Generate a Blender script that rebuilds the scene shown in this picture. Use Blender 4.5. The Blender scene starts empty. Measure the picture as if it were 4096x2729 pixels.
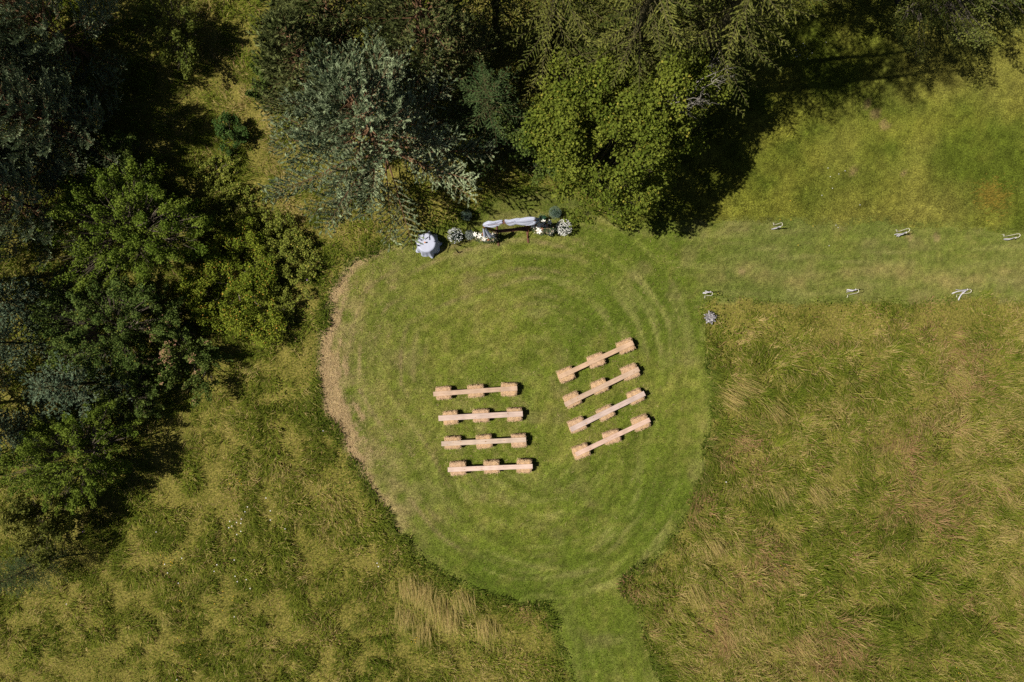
import bpy, math, random
import numpy as np
from mathutils import Vector, Matrix

# ------------------------------------------------------------------ camera, sky, sun, exposure
SC = bpy.context.scene
COL = SC.collection
CAM_H = 32.0
S = 4096 / (1.5 * CAM_H)            # photo pixels per metre on the ground
cam = bpy.data.cameras.new('camera'); cam.lens = 24; cam.sensor_width = 36
cam.clip_start = 0.1; cam.clip_end = 3000
camo = bpy.data.objects.new('camera', cam); COL.objects.link(camo)
camo.location = (0, 0, CAM_H); camo.rotation_euler = (0, 0, 0)
SC.camera = camo
SUN_EL, SUN_AZ = math.radians(54), math.radians(6)      # shadows fall to the right and a little up
world = bpy.data.worlds.new('World'); SC.world = world; world.use_nodes = True
nt = world.node_tree; bg = nt.nodes['Background']
sky = nt.nodes.new('ShaderNodeTexSky'); sky.sky_type = 'NISHITA'; sky.sun_disc = False
sky.sun_elevation = SUN_EL; sky.sun_rotation = math.radians(270 - 6); sky.altitude = 500; sky.air_density = 0.4; sky.dust_density = 1.0; sky.ozone_density = 0.0
nt.links.new(sky.outputs[0], bg.inputs[0]); bg.inputs[1].default_value = 0.05
sun = bpy.data.lights.new('sun', 'SUN'); sun.energy = 5.0; sun.angle = math.radians(0.5); sun.color = (1.0, 0.935, 0.83)
suno = bpy.data.objects.new('sun', sun); COL.objects.link(suno); suno.location = (-30, -5, 40)
d = Vector((math.cos(SUN_AZ) * math.cos(SUN_EL), math.sin(SUN_AZ) * math.cos(SUN_EL), -math.sin(SUN_EL)))
suno.rotation_euler = d.to_track_quat('-Z', 'Y').to_euler()
SC.view_settings.view_transform = 'Standard'; SC.view_settings.look = 'None'
SC.view_settings.exposure = 0.58; SC.view_settings.gamma = 1.0; SC.view_settings.use_curve_mapping = False
SC.render.engine = 'CYCLES'
SC.cycles.max_bounces = 5; SC.cycles.diffuse_bounces = 3; SC.cycles.transmission_bounces = 3
SC.cycles.use_denoising = False
R = np.random.default_rng(7)
random.seed(7)

def W(px, py, z=0.0):
    """ground plan position (metres) of a photo pixel whose point stands z above the ground"""
    k = (CAM_H - z) / CAM_H
    return ((px - 2048) / S * k, (1364.5 - py) / S * k)

# ------------------------------------------------------------------ noise and fields
_lat = {}
def vnoise(x, y, sc, seed):
    if seed not in _lat: _lat[seed] = np.random.default_rng(seed).random((256, 256))
    L = _lat[seed]; u = x / sc + 517.3; v = y / sc + 311.7
    i = np.floor(u).astype(int); j = np.floor(v).astype(int); fu = u - i; fv = v - j
    fu = fu * fu * (3 - 2 * fu); fv = fv * fv * (3 - 2 * fv)
    i &= 255; j &= 255; i1 = (i + 1) & 255; j1 = (j + 1) & 255
    return (L[i, j] * (1 - fu) + L[i1, j] * fu) * (1 - fv) + (L[i, j1] * (1 - fu) + L[i1, j1] * fu) * fv
def fbm(x, y, sc, seed, o=4):
    t = 0; a = 0.5; n = 0
    for k in range(o):
        t = t + a * vnoise(x, y, sc / 2 ** k, seed + k); n += a; a *= 0.5
    return t / n
def sstep(a, b, x):
    t = np.clip((x - a) / (b - a), 0, 1); return t * t * (3 - 2 * t)

def smooth_poly(pts, n=4):
    P = np.array(pts, float); out = []
    m = len(P)
    for i in range(m):
        p0, p1, p2, p3 = P[i - 1], P[i], P[(i + 1) % m], P[(i + 2) % m]
        for t in np.linspace(0, 1, n, endpoint=False):
            out.append(0.5 * (2 * p1 + (p2 - p0) * t + (2 * p0 - 5 * p1 + 4 * p2 - p3) * t * t + (3 * p1 - p0 - 3 * p2 + p3) * t ** 3))
    return np.array(out)
GX, GY, GS = 27.0, 19.0, 0.1
gx = np.arange(-GX, GX + GS / 2, GS); gy = np.arange(-GY, GY + GS / 2, GS)
GXX, GYY = np.meshgrid(gx, gy, indexing='ij')
def poly_sd(poly):
    """signed distance to a closed polygon on the field grid, negative inside"""
    d2 = np.full(GXX.shape, 1e9); ins = np.zeros(GXX.shape, bool); n = len(poly)
    for i in range(n):
        ax, ay = poly[i]; bx, by = poly[(i + 1) % n]
        ex, ey = bx - ax, by - ay; wx, wy = GXX - ax, GYY - ay
        t = np.clip((wx * ex + wy * ey) / max(ex * ex + ey * ey, 1e-12), 0, 1)
        d2 = np.minimum(d2, (wx - ex * t) ** 2 + (wy - ey * t) ** 2)
        if abs(ey) > 1e-12:
            ins ^= ((ay > GYY) != (by > GYY)) & (GXX < ex * (GYY - ay) / ey + ax)
    return np.where(ins, -1, 1) * np.sqrt(d2)
def line_d(pts):
    d2 = np.full(GXX.shape, 1e9)
    for (ax, ay), (bx, by) in zip(pts[:-1], pts[1:]):
        ex, ey = bx - ax, by - ay; wx, wy = GXX - ax, GYY - ay
        t = np.clip((wx * ex + wy * ey) / (ex * ex + ey * ey), 0, 1)
        d2 = np.minimum(d2, (wx - ex * t) ** 2 + (wy - ey * t) ** 2)
    return np.sqrt(d2)
def samp(F, x, y):
    u = np.clip((x + GX) / GS, 0, F.shape[0] - 1.001); v = np.clip((y + GY) / GS, 0, F.shape[1] - 1.001)
    i = u.astype(int); j = v.astype(int); a = u - i; b = v - j
    return (F[i, j] * (1 - a) + F[i + 1, j] * a) * (1 - b) + (F[i, j + 1] * (1 - a) + F[i + 1, j + 1] * a) * b
OV = 4096 / 2353.0                                        # overview picture -> photo pixels
def wp(l): return [W(a * OV, b * OV) for a, b in l]
LAWN = smooth_poly(wp([(800,622),(775,665),(757,720),(745,780),(740,830),(742,880),(752,930),(772,975),(800,1020),(830,1070),(860,1120),
    (885,1165),(915,1215),(950,1255),(990,1290),(1040,1325),(1100,1355),(1160,1375),(1220,1385),(1262,1388),(1280,1435),(1298,1490),
    (1310,1530),(1322,1575),(1340,1650),(1540,1650),(1512,1575),(1492,1520),(1476,1460),(1452,1400),(1424,1345),(1448,1312),(1490,1283),
    (1530,1240),(1560,1195),(1585,1140),(1600,1080),(1612,1010),(1620,940),(1622,860),(1615,790),(1607,740),(1612,700),(1640,683),(1760,680),
    (1900,676),(2100,681),(2353,679),(2560,679),(2560,545),(2353,533),(2200,527),(2060,521),(1880,516),(1700,513),(1560,512),(1430,510),(1360,490),(1300,455),
    (1210,440),(1150,455),(1090,500),(1010,530),(960,560),(890,575),(830,598)]), 3)
ROUND = smooth_poly(wp([(800,622),(775,665),(757,720),(745,780),(740,830),(742,880),(752,930),(772,975),(800,1020),(830,1070),(860,1120),
    (885,1165),(915,1215),(950,1255),(990,1290),(1040,1325),(1100,1355),(1160,1375),(1220,1385),(1290,1382),(1360,1368),(1424,1345),(1490,1283),
    (1530,1240),(1560,1195),(1585,1140),(1600,1080),(1612,1010),(1620,940),(1622,860),(1612,780),(1590,700),(1550,625),(1490,560),(1410,510),(1310,478),(1200,470),(1090,490),(980,525),(880,570)]), 3)
ROUGH = np.array([W(*p) for p in [(2330,880),(2560,800),(2650,600),(2900,100),(2950,-260),(4500,-260),(4500,925),(4096,925),(3585,905),(2960,890)]])
F_LAWN = poly_sd(LAWN) + (fbm(GXX, GYY, 0.9, 61, 3) - 0.5) * 0.26 + (fbm(GXX, GYY, 1.6, 64, 3) - .5) * .7 * sstep(5, 9, GXX) * sstep(-8, -3, GYY)
F_ROUGH = poly_sd(ROUGH); F_ROUND = poly_sd(ROUND)
F_TRAIL = line_d([W(*p) for p in [(700,60),(800,130),(900,300),(980,420),(1090,560),(1130,700),(1180,860)]])
# scars of bare soil, and brown or pale places of the meadow: (px, py, radius px)
SOIL = [(3415,690,20),(3615,695,18),(3470,420,26),(3500,455,30),(3535,500,22),(3637,946,18),(3745,950,22),(2965,1085,22),(1575,1155,14)]
BROWN = [(3700,2030,170),(3600,1780,110),(3820,1420,130),(3650,1230,120),(2085,2460,45),(2500,2420,120),(3050,2250,120),(3300,2600,140),(2760,2000,90),(2950,1800,80),(2900,2500,130)]
def spots(x, y, L):
    m = np.zeros_like(x)
    for px, py, r in L:
        a, b = W(px, py); r = r / S
        m = np.maximum(m, np.exp(-((x - a) ** 2 + (y - b) ** 2) / (r * r)))
    return m
CC = W(2054, 1680)
def straw_mask(x, y, sd):
    th = np.degrees(np.arctan2(y - CC[1], x - CC[0])) % 360     # 180 = the left rim
    w = sstep(118, 150, th) * (1 - sstep(200, 228, th))
    wid = 0.12 + 0.85 * np.exp(-((th - 170) / 22.0) ** 2)
    return w * (1 - sstep(0.55, 1.25, (-sd) / wid + (vnoise(-sd, th * .02, .14, 32) - .5) * 1.5 + (fbm(x, y, 0.4, 31) - 0.5) * 2.0)) * (sd < 0.15)
def mix(a, b, t):
    t = np.asarray(t)[..., None]; return np.asarray(a) * (1 - t) + np.asarray(b) * t

def lawn_tint(x, y, sd, rnd):
    big = fbm(x, y, 4.5, 3); mid = fbm(x, y, 1.1, 9); fine = fbm(x, y, 0.3, 15, 2)
    c = mix((.092, .130, .013), (.145, .172, .022), np.clip((big - .5) * 1.5 + .45 + (mid - .5) * .5, 0, 1))
    c = mix(c, (.240, .218, .055), np.clip((mid - .5) * 1.1 + (fine - .5) * 1.5 + (big - .5) * .8, 0, 1) * .7)
    dp = -sd
    th = np.degrees(np.arctan2(y - CC[1], x - CC[0])) % 360
    # mower tracks that follow the rim of the mown round
    tr = np.zeros_like(x)
    for k, dd in enumerate((1.25, 1.75, 2.3, 3.0, 3.5, 4.3, 4.8)):
        wob = (fbm(x, y, 3.5, 70 + k, 2) - .5) * .5
        tr = np.maximum(tr, np.exp(-((-samp(F_ROUND, x, y) - dd + wob) / .09) ** 2) * sstep(.45, .68, fbm(x, y, 2.2, 80 + k * 3, 3)) * (1 - .07 * k))
    arc = sstep(50, 80, th) * (1 - sstep(235, 262, th)) * (x < 9)
    dR = -samp(F_ROUND, x, y); aw = th * .13                     # arc length along the rim, metres
    low = (dR < 0) & (y < -8); ua = np.where(dR > 0, aw, np.where(low, y, x)); ub = np.where(dR > 0, dR, np.where(low, x * .949 + y * .315, y))
    ring = np.sin(6.283 * ub / .66 + (fbm(x, y, 3.0, 97, 2) - .5) * 3.0)
    strk = vnoise(ub, ua / 9.0, .21, 121) * .45 + vnoise(ub + 40, ua / 8.0, .10, 122) * .35 + vnoise(ub + 80, ua / 9.0, .6, 124) * .2
    amp = .35 + .65 * sstep(.40, .62, fbm(x, y, 3.6, 123, 2))
    c = mix(c, (.250, .225, .080), np.clip((strk - .50) * 3.4 * amp + .06 * ring * amp, 0, 1) * .55)
    c = c * (1 + .05 * ring * amp + .34 * (strk - .5))[..., None]
    c = mix(c, (.27, .20, .10), tr * arc * .75 * np.clip(fbm(x, y, .35, 98, 2) * 2 - .2, 0, 1))
    # light and dark sweeps of the mower towards the lower path
    u = x * .94 + y * .34; v = (x - CC[0]) * .2 + dp
    sweep = np.sin(v * 4.3 + (fbm(x, y, 3, 95, 2) - .5) * 5)
    c = c * (1 + .09 * sweep * sstep(4, -3, y))[..., None]
    px_ = sstep(8.0, 10.5, x)                                   # the aisle: duller, patchy
    c = mix(c, (.15, .16, .045), px_ * .45 * np.clip(fbm(x, y, 2, 44) * 1.6, 0, 1))
    c = mix(c, (.25, .19, .09), sstep(.60, .8, fbm(x, y, 1.3, 47)) * .30)
    halo = sstep(110, 150, th) * (1 - sstep(215, 245, th)) * np.exp(-dp / 1.5) * (x < 0)
    c = mix(c, (.36, .27, .13), halo * np.clip(fbm(x, y, .5, 53, 3) * 2.2 - .55, 0, 1) * .9)
    c = mix(c, (.40, .285, .15), straw_mask(x, y, sd) * .7)
    c = mix(c, (.26, .215, .075), np.exp(-((y - W(0, 1105)[1] + .25 * np.sin(x)) / .45) ** 2) * px_ * np.clip(fbm(x, y, .8, 57) * 2.4 - .7, 0, 1) * .8)
    c = mix(c, (.055, .062, .02), sstep(4.2, 6.5, y) * (x < 4) * (x > -6) * .35)   # tree shade painted into the turf colour by the arch
    c = mix(c, (.24, .165, .085), np.clip((spots(x, y, SOIL) + (fbm(x, y, .35, 63, 3) - .5) * .9 - .45) * 2.0, 0, .55))
    return c * ((0.40 + 1.15 * rnd) * (.62 + .76 * vnoise(x, y, .055, 19)))[..., None]
def rough_tint(x, y, rnd):
    big = fbm(x, y, 4.0, 23); mid = fbm(x, y, 1.2, 29)
    c = mix((.095, .122, .013), (.205, .205, .030), np.clip((mid - .5) * 2 + .45 + (big - .5) * 1.2, 0, 1))
    c = mix(c, (.21, .19, .045), sstep(11, 19, x) * np.clip((big - .35) * 2.2, 0, 1) * .8)
    c = mix(c, (.26, .165, .09), np.clip((spots(x, y, SOIL) + (fbm(x, y, .35, 63, 3) - .5) * .9 - .45) * 2.0, 0, .55))
    return c * ((0.38 + 1.2 * rnd) * (.6 + .8 * vnoise(x, y, .14, 39)))[..., None]
def meadow_masks(x, y, sd):
    lush = np.exp(-np.maximum(sd, 0) / 0.55) * (sstep(-9, -6, y) * 0 + 1) * (1 - .8 * (x > 8) * (y > -.5))
    left = sstep(-9.5, -12.5, x + (y - 3) * -.25) * sstep(-4, 1, y)
    right = sstep(5, 9, x) * sstep(0.5, -1.5, y)
    trail = np.exp(-(samp(F_TRAIL, x, y) / .95) ** 2) * sstep(5.5, 7.5, y + 2.5)
    return lush, left, right, trail
def meadow_tint(x, y, sd, rng, clump=0.0):
    n = len(x); big = fbm(x, y, 5, 101); mid = fbm(x, y, 1.4, 107)
    lush, left, right, trail = meadow_masks(x, y, sd)
    fin = fbm(x, y, .32, 113, 2); dryp = .17 + (big - .5) * .7 + (mid - .5) * .7 + (fin - .5) * 1.1 + .03 * right - .05 * (x < 2) + .6 * trail - .75 * lush - .12 * left + clump
    dry = rng.random(n) < np.clip(dryp, .04, .92)
    g = mix((.078, .112, .010), (.250, .268, .036), np.clip(rng.random(n) * .8 + (mid - .5) * .6 + (big - .5) * .5 + (fin - .5) * .9 + .05, 0, 1))
    g = mix(g, (.050, .085, .010), lush * .8)
    g = mix(g, (.15, .185, .022), left * .5)
    dcol = mix((.29, .235, .070), (.48, .37, .155), rng.random(n))
    c = np.where(dry[:, None], dcol, g)
    br = spots(x, y, BROWN) * sstep(.3, .6, fbm(x, y, 1.0, 131)) + sstep(.56, .75, fbm(x, y, .9, 137)) * .45 * (1 - lush) * (.4 + .6 * right)
    isb = rng.random(n) < np.clip(br * .6, 0, .6)
    c = np.where(isb[:, None], mix((.25, .15, .065), (.40, .26, .125), rng.random(n)), c)
    return c

# ------------------------------------------------------------------ mesh helpers
class MB:
    def __init__(s): s.V = []; s.F = []; s.T = []; s.n = 0
    def add(s, V, F, tint=None):
        V = np.asarray(V, float).reshape(-1, 3); F = np.asarray(F, int)
        s.V.append(V); s.F.append(F + s.n); s.n += len(V)
        if tint is None: tint = (.5, .5, .5)
        T = np.asarray(tint, float)
        if T.ndim == 1: T = np.tile(T, (len(V), 1))
        s.T.append(T); return s
    def mesh(s, name, mat, smooth=False):
        me = bpy.data.meshes.new(name)
        V = np.concatenate(s.V); T = np.concatenate(s.T)
        me.vertices.add(len(V)); me.vertices.foreach_set('co', V.astype(np.float32).ravel())
        loops = np.concatenate([f.ravel() for f in s.F]); tot = np.concatenate([np.full(len(f), f.shape[1]) for f in s.F])
        st = np.concatenate([[0], np.cumsum(tot)[:-1]])
        me.loops.add(len(loops)); me.loops.foreach_set('vertex_index', loops.astype(np.int32))
        me.polygons.add(len(tot)); me.polygons.foreach_set('loop_start', st.astype(np.int32))
        me.polygons.foreach_set('use_smooth', np.full(len(tot), smooth))
        at = me.attributes.new('tint', 'FLOAT_COLOR', 'POINT')
        at.data.foreach_set('color', np.concatenate([T, np.ones((len(T), 1))], 1).astype(np.float32).ravel())
        me.materials.append(mat); me.update(calc_edges=True)
        return me
    def obj(s, name, mat, parent=None, smooth=False, **props):
        return link(name, s.mesh(name, mat, smooth), parent, **props)
def link(name, me, parent=None, **props):
    o = bpy.data.objects.new(name, me); COL.objects.link(o)
    if parent is not None: o.parent = parent
    for k, v in props.items():
        if v is not None: o[k] = v
    return o
def thing(name, label, cat, loc, rz=0.0, group=None):
    return_o = link(name, None, None, label=label, category=cat, group=group)
    return_o.location = loc; return_o.rotation_euler = (0, 0, rz); return_o.empty_display_size = .2
    return return_o
def nrm(v): return v / np.maximum(np.linalg.norm(v, axis=-1, keepdims=True), 1e-9)
def tube(mb, P, r, sides=6, tint=(.2, .15, .1), cap=True):
    P = np.asarray(P, float); n = len(P); r = np.broadcast_to(np.asarray(r, float), (n,))
    t = nrm(np.gradient(P, axis=0)); ref = np.array([0, 0, 1.0])
    if abs(t[:, 2]).mean() > .8: ref = np.array([1.0, 0, 0])
    a = nrm(np.cross(t, ref)); b = np.cross(t, a); th = np.arange(sides) * 2 * math.pi / sides
    V = P[:, None] + r[:, None, None] * (a[:, None] * np.cos(th)[None, :, None] + b[:, None] * np.sin(th)[None, :, None])
    i = np.arange(n - 1)[:, None] * sides; k = np.arange(sides)[None]; k2 = (k + 1) % sides
    F = np.stack([i + k, i + k2, i + sides + k2, i + sides + k], -1).reshape(-1, 4)
    base = mb.n; mb.add(V.reshape(-1, 3), F, tint)
    if cap and sides >= 3:
        mb.F.append(np.array([list(range(base + sides - 1, base - 1, -1)), list(range(base + (n - 1) * sides, base + n * sides))]))
def box(mb, c, s, rz=0.0, tint=(.5, .5, .5), M=None):
    x, y, z = np.array(s) / 2
    V = np.array([[a, b, e] for a in (-x, x) for b in (-y, y) for e in (-z, z)])
    if M is not None: V = V @ np.array(M).T
    ca, sa = math.cos(rz), math.sin(rz); V = V @ np.array([[ca, -sa, 0], [sa, ca, 0], [0, 0, 1]]).T + np.array(c)
    mb.add(V, [[0, 1, 3, 2], [4, 6, 7, 5], [0, 4, 5, 1], [2, 3, 7, 6], [0, 2, 6, 4], [1, 5, 7, 3]], tint)
def blades(mb, P, ang, L, lean, w, tint, seg=1):
    n = len(P); dx = np.cos(ang); dy = np.sin(ang); side = np.stack([-dy, dx, np.zeros(n)], 1) * (w / 2)[:, None]
    def at(l, le): return P + np.stack([dx * np.sin(le) * l, dy * np.sin(le) * l, np.cos(le) * l], 1)
    if seg == 1:
        V = np.stack([P - side, P + side, at(L, lean)], 1); F = np.arange(n * 3).reshape(n, 3); k = 3
        mb.add(V.reshape(-1, 3), F, np.repeat(tint, 3, 0))
    else:
        m = at(L * .55, lean * .75); tip = m + np.stack([dx * np.sin(lean * 1.2), dy * np.sin(lean * 1.2), np.cos(lean * 1.2)], 1) * (L * .5)[:, None]
        V = np.stack([P - side * .8, P + side * .8, m - side, m + side, tip], 1).reshape(-1, 3)
        b = np.arange(n) * 5
        q = np.stack([b, b + 1, b + 3, b + 2], 1); t3 = np.stack([b + 2, b + 3, b + 4], 1)
        mb.add(V, q, np.repeat(tint, 5, 0)); mb.F.append(t3 + (mb.n - n * 5))
def rand_unit(rng, n):
    v = rng.normal(size=(n, 3)); return nrm(v)
def leaves(mb, C, N, size, tint, rng, aspect=.7, fold=.12):
    n = len(C); N = nrm(N); u = nrm(np.cross(N, rand_unit(rng, n))); v = np.cross(N, u)
    s = size[:, None]
    V = np.stack([C - u * s * .5, C + v * s * aspect * .5 + N * s * fold - u * s * .06, C + u * s * .5 - N * s * fold * .5, C - v * s * aspect * .5 + N * s * fold - u * s * .06], 1)
    mb.add(V.reshape(-1, 3), np.arange(n * 4).reshape(n, 4), np.repeat(tint, 4, 0))
def needles(mb, A, B, per, length, width, ang, tint, rng, up=.25):
    """needle brushes along the twig pieces A->B"""
    n = len(A); A = np.repeat(A, per, 0); B = np.repeat(B, per, 0); T = np.repeat(tint, per, 0); m = len(A)
    ax = nrm(B - A); p = A + (B - A) * rng.random((m, 1)); q = rand_unit(rng, m); q[:, 2] += up
    q = nrm(q - ax * (q * ax).sum(1, keepdims=True)); a = ang * (0.7 + .6 * rng.random((m, 1)))
    dr = ax * np.cos(a) + q * np.sin(a); s = nrm(np.cross(dr, rand_unit(rng, m)))
    L = length * (.7 + .6 * rng.random((m, 1)))
    V = np.stack([p - s * width / 2, p + s * width / 2, p + dr * L], 1)
    mb.add(V.reshape(-1, 3), np.arange(m * 3).reshape(m, 3), np.repeat(T * (0.75 + .5 * rng.random((m, 1))), 3, 0))

def fronds(mb, A, B, wid, ns, tint, rng, flat=0.0, ext=1.15):
    """each twig piece A->B becomes ns slim needle fans through its axis"""
    n = len(A); A = np.repeat(A, ns, 0); B = np.repeat(B, ns, 0); T = np.repeat(tint, ns, 0); m = len(A); ax = nrm(B - A)
    q = rand_unit(rng, m); q[:, 2] *= (1 - flat); q = nrm(q - ax * (q * ax).sum(1, keepdims=True)); L = np.linalg.norm(B - A, axis=1, keepdims=True)
    w = wid * (.7 + .6 * rng.random((m, 1))); c = A + (B - A) * .62; nn = np.cross(ax, q)
    V = np.stack([A, c + q * w / 2 + nn * w * .12, A + ax * L * ext, c - q * w / 2 + nn * w * .12], 1)
    mb.add(V.reshape(-1, 3), np.arange(m * 4).reshape(m, 4), np.repeat(T * (0.8 + .4 * rng.random((m, 1))), 4, 0))

# ------------------------------------------------------------------ materials
def mat(name, rough=.6, spec=.3, trans=0.0, color=None, bump=0.0, bscale=40.0, var=0.0, vscale=8.0, stretch=None, c2=None, sheen=0.0):
    m = bpy.data.materials.new(name); m.use_nodes = True; N = m.node_tree; p = N.nodes['Principled BSDF']; out = N.nodes['Material Output']
    p.inputs['Roughness'].default_value = rough; p.inputs['Specular IOR Level'].default_value = spec
    if color is None:
        a = N.nodes.new('ShaderNodeAttribute'); a.attribute_name = 'tint'; csock = a.outputs['Color']
    else:
        r = N.nodes.new('ShaderNodeRGB'); r.outputs[0].default_value = (*color, 1); csock = r.outputs[0]
    tc = N.nodes.new('ShaderNodeTexCoord'); mp = N.nodes.new('ShaderNodeMapping'); N.links.new(tc.outputs['Object'], mp.inputs[0])
    if stretch: mp.inputs['Scale'].default_value = stretch
    if var or c2:
        nz = N.nodes.new('ShaderNodeTexNoise'); nz.inputs['Scale'].default_value = vscale; nz.inputs['Detail'].default_value = 6
        N.links.new(mp.outputs[0], nz.inputs['Vector'])
        rp = N.nodes.new('ShaderNodeMapRange'); rp.inputs['From Min'].default_value = .3; rp.inputs['From Max'].default_value = .7
        N.links.new(nz.outputs['Fac'], rp.inputs['Value'])
        mx = N.nodes.new('ShaderNodeMix'); mx.data_type = 'RGBA'
        if c2:
            N.links.new(rp.outputs[0], mx.inputs['Factor']); N.links.new(csock, mx.inputs['A']); mx.inputs['B'].default_value = (*c2, 1)
        else:
            mx.blend_type = 'MULTIPLY'; mx.inputs['Factor'].default_value = 1
            rp.inputs['To Min'].default_value = 1 - var; rp.inputs['To Max'].default_value = 1 + var
            N.links.new(csock, mx.inputs['A']); N.links.new(rp.outputs[0], mx.inputs['B'])
        csock = mx.outputs['Result']
    N.links.new(csock, p.inputs['Base Color'])
    if bump:
        nb = N.nodes.new('ShaderNodeTexNoise'); nb.inputs['Scale'].default_value = bscale; nb.inputs['Detail'].default_value = 4
        N.links.new(mp.outputs[0], nb.inputs['Vector']); bp = N.nodes.new('ShaderNodeBump'); bp.inputs['Strength'].default_value = bump
        bp.inputs['Distance'].default_value = .03; N.links.new(nb.outputs['Fac'], bp.inputs['Height']); N.links.new(bp.outputs[0], p.inputs['Normal'])
    if trans:
        t = N.nodes.new('ShaderNodeBsdfTranslucent'); N.links.new(csock, t.inputs['Color']); ms = N.nodes.new('ShaderNodeMixShader')
        ms.inputs[0].default_value = trans; N.links.new(p.outputs[0], ms.inputs[1]); N.links.new(t.outputs[0], ms.inputs[2]); N.links.new(ms.outputs[0], out.inputs[0])
    return m
M_GROUND = mat('meadow_soil', .95, .1, bump=.8, bscale=16, var=.6, vscale=14)
M_LAWN = mat('mown_turf', .9, .1, bump=.5, bscale=22, var=.35, vscale=16)
M_GRASS = mat('grass_blade', .8, .06, trans=.36)
M_STRAW = mat('straw_stalk', .7, .1, trans=.12)
M_LEAF = mat('leaf', .6, .05, trans=.30)
M_NEEDLE = mat('needle', .7, .06, trans=.10)
M_BARK = mat('bark', .9, .2, bump=.8, bscale=18, var=.35, vscale=6)
M_BALE = mat('straw_bale', .8, .2, bump=.9, bscale=30, var=.35, vscale=22, stretch=(3.5, .6, 1))
M_PLANK = mat('sawn_pine', .6, .3, bump=.15, bscale=20, var=.26, vscale=3.4, stretch=(.6, 13, 13))
M_WOOD = mat('stained_wood', .5, .35, color=(.075, .026, .012), c2=(.13, .05, .022), bump=.2, bscale=18, vscale=5, stretch=(.6, 8, 8))
M_CLOTH = mat('white_chiffon', .8, .1, trans=.3, color=(.52, .55, .68))
M_RIBBON = mat('white_ribbon', .6, .2, trans=.15, color=(.56, .54, .60))
M_PAINT = mat('white_painted_iron', .35, .5, color=(.66, .62, .54))
M_PETAL = mat('petal', .5, .3, trans=.25)
M_POT = mat('dark_clay', .8, .3, color=(.06, .055, .05), c2=(.11, .10, .09), vscale=9, bump=.2)
M_SILVER = mat('silver_leaf', .38, .5, trans=.05, var=.25, vscale=14)
M_TWINE = mat('twine', .7, .2, color=(.35, .22, .10), var=.2)

# ------------------------------------------------------------------ the setting: ground, lawn, grass
def hz(x, y):
    sd = samp(F_LAWN, x, y); ro = samp(F_ROUGH, x, y)
    k = sstep(0.0, .8, np.minimum(sd, ro)); return k * (fbm(x, y, 2.2, 201, 3) - .45) * .16 - .02 * k
xs = np.concatenate([[-900, -300, -120, -60, -40, -31], np.arange(-27, 27.01, .24), [31, 40, 60, 120, 300, 900]])
ys = np.concatenate([[-900, -300, -120, -60, -40, -24], np.arange(-19, 19.01, .24), [24, 40, 60, 120, 300, 900]])
X, Y = np.meshgrid(xs, ys, indexing='ij'); x, y = X.ravel(), Y.ravel()
sd = samp(F_LAWN, x, y); inner = (abs(x) < 27.1) & (abs(y) < 19.1)
z = np.where(inner, hz(x, y), 0.0)
tc = mix((.09, .085, .014), (.165, .14, .034), fbm(x, y, .8, 211))
lawnlike = (sd < .3) & inner; tc[lawnlike] = lawn_tint(x[lawnlike], y[lawnlike], sd[lawnlike], np.full(lawnlike.sum(), .4)) * .7
rr = (samp(F_ROUGH, x, y) < 0) & ~lawnlike & inner; tc[rr] = rough_tint(x[rr], y[rr], np.full(rr.sum(), .4)) * .8
i, j = np.meshgrid(np.arange(len(xs) - 1), np.arange(len(ys) - 1), indexing='ij'); ny = len(ys)
a = (i * ny + j).ravel()
MB().add(np.stack([x, y, z], 1), np.stack([a, a + ny, a + ny + 1, a + 1], 1), tc).obj('ground', M_GROUND, None, True, kind='structure')
# the mown lawn with its two paths: a sheet 4 mm above the soil
lx = np.arange(-11.5, 26.5, .15); ly = np.arange(-18.5, 11, .15)
X, Y = np.meshgrid(lx, ly, indexing='ij'); x, y = X.ravel(), Y.ravel(); sd = samp(F_LAWN, x, y)
i, j = np.meshgrid(np.arange(len(lx) - 1), np.arange(len(ly) - 1), indexing='ij'); ny = len(ly); a = (i * ny + j).ravel()
F = np.stack([a, a + ny, a + ny + 1, a + 1], 1); keep = (sd[F] < .05).any(1); F = F[keep]
used = np.unique(F); re = np.zeros(len(x), int); re[used] = np.arange(len(used))
x, y, sd = x[used], y[used], sd[used]
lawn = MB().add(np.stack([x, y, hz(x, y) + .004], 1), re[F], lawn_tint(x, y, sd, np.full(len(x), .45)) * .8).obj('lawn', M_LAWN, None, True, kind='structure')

def scatter(n, x0, x1, y0, y1, rng):
    return rng.uniform(x0, x1, n), rng.uniform(y0, y1, n)
FX, FY = 24.6, 16.6
# lawn blades
rng = np.random.default_rng(11)
x, y = scatter(800000, -10.5, FX, -FY, 11, rng); sd = samp(F_LAWN, x, y); k = sd < .06; x, y, sd = x[k], y[k], sd[k]
st = straw_mask(x, y, sd); soil = spots(x, y, SOIL); k = rng.random(len(x)) > np.clip(soil * .6, 0, .6) ; x, y, sd, st = x[k], y[k], sd[k], st[k]
n = len(x); t = lawn_tint(x, y, sd, rng.random(n)); yel = rng.random(n); t = np.where((yel < .07)[:, None], mix(t, (.33, .27, .10), .7), t)
L = (.030 + .035 * rng.random(n)) * (1 + .3 * fbm(x, y, .5, 17, 2)); mb = MB()
blades(mb, np.stack([x, y, hz(x, y) + .003], 1), rng.uniform(0, 6.283, n), L, rng.uniform(.35, 1.25, n), rng.uniform(.012, .028, n), t)
mb.obj('grass', M_GRASS, lawn, kind='stuff')
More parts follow.
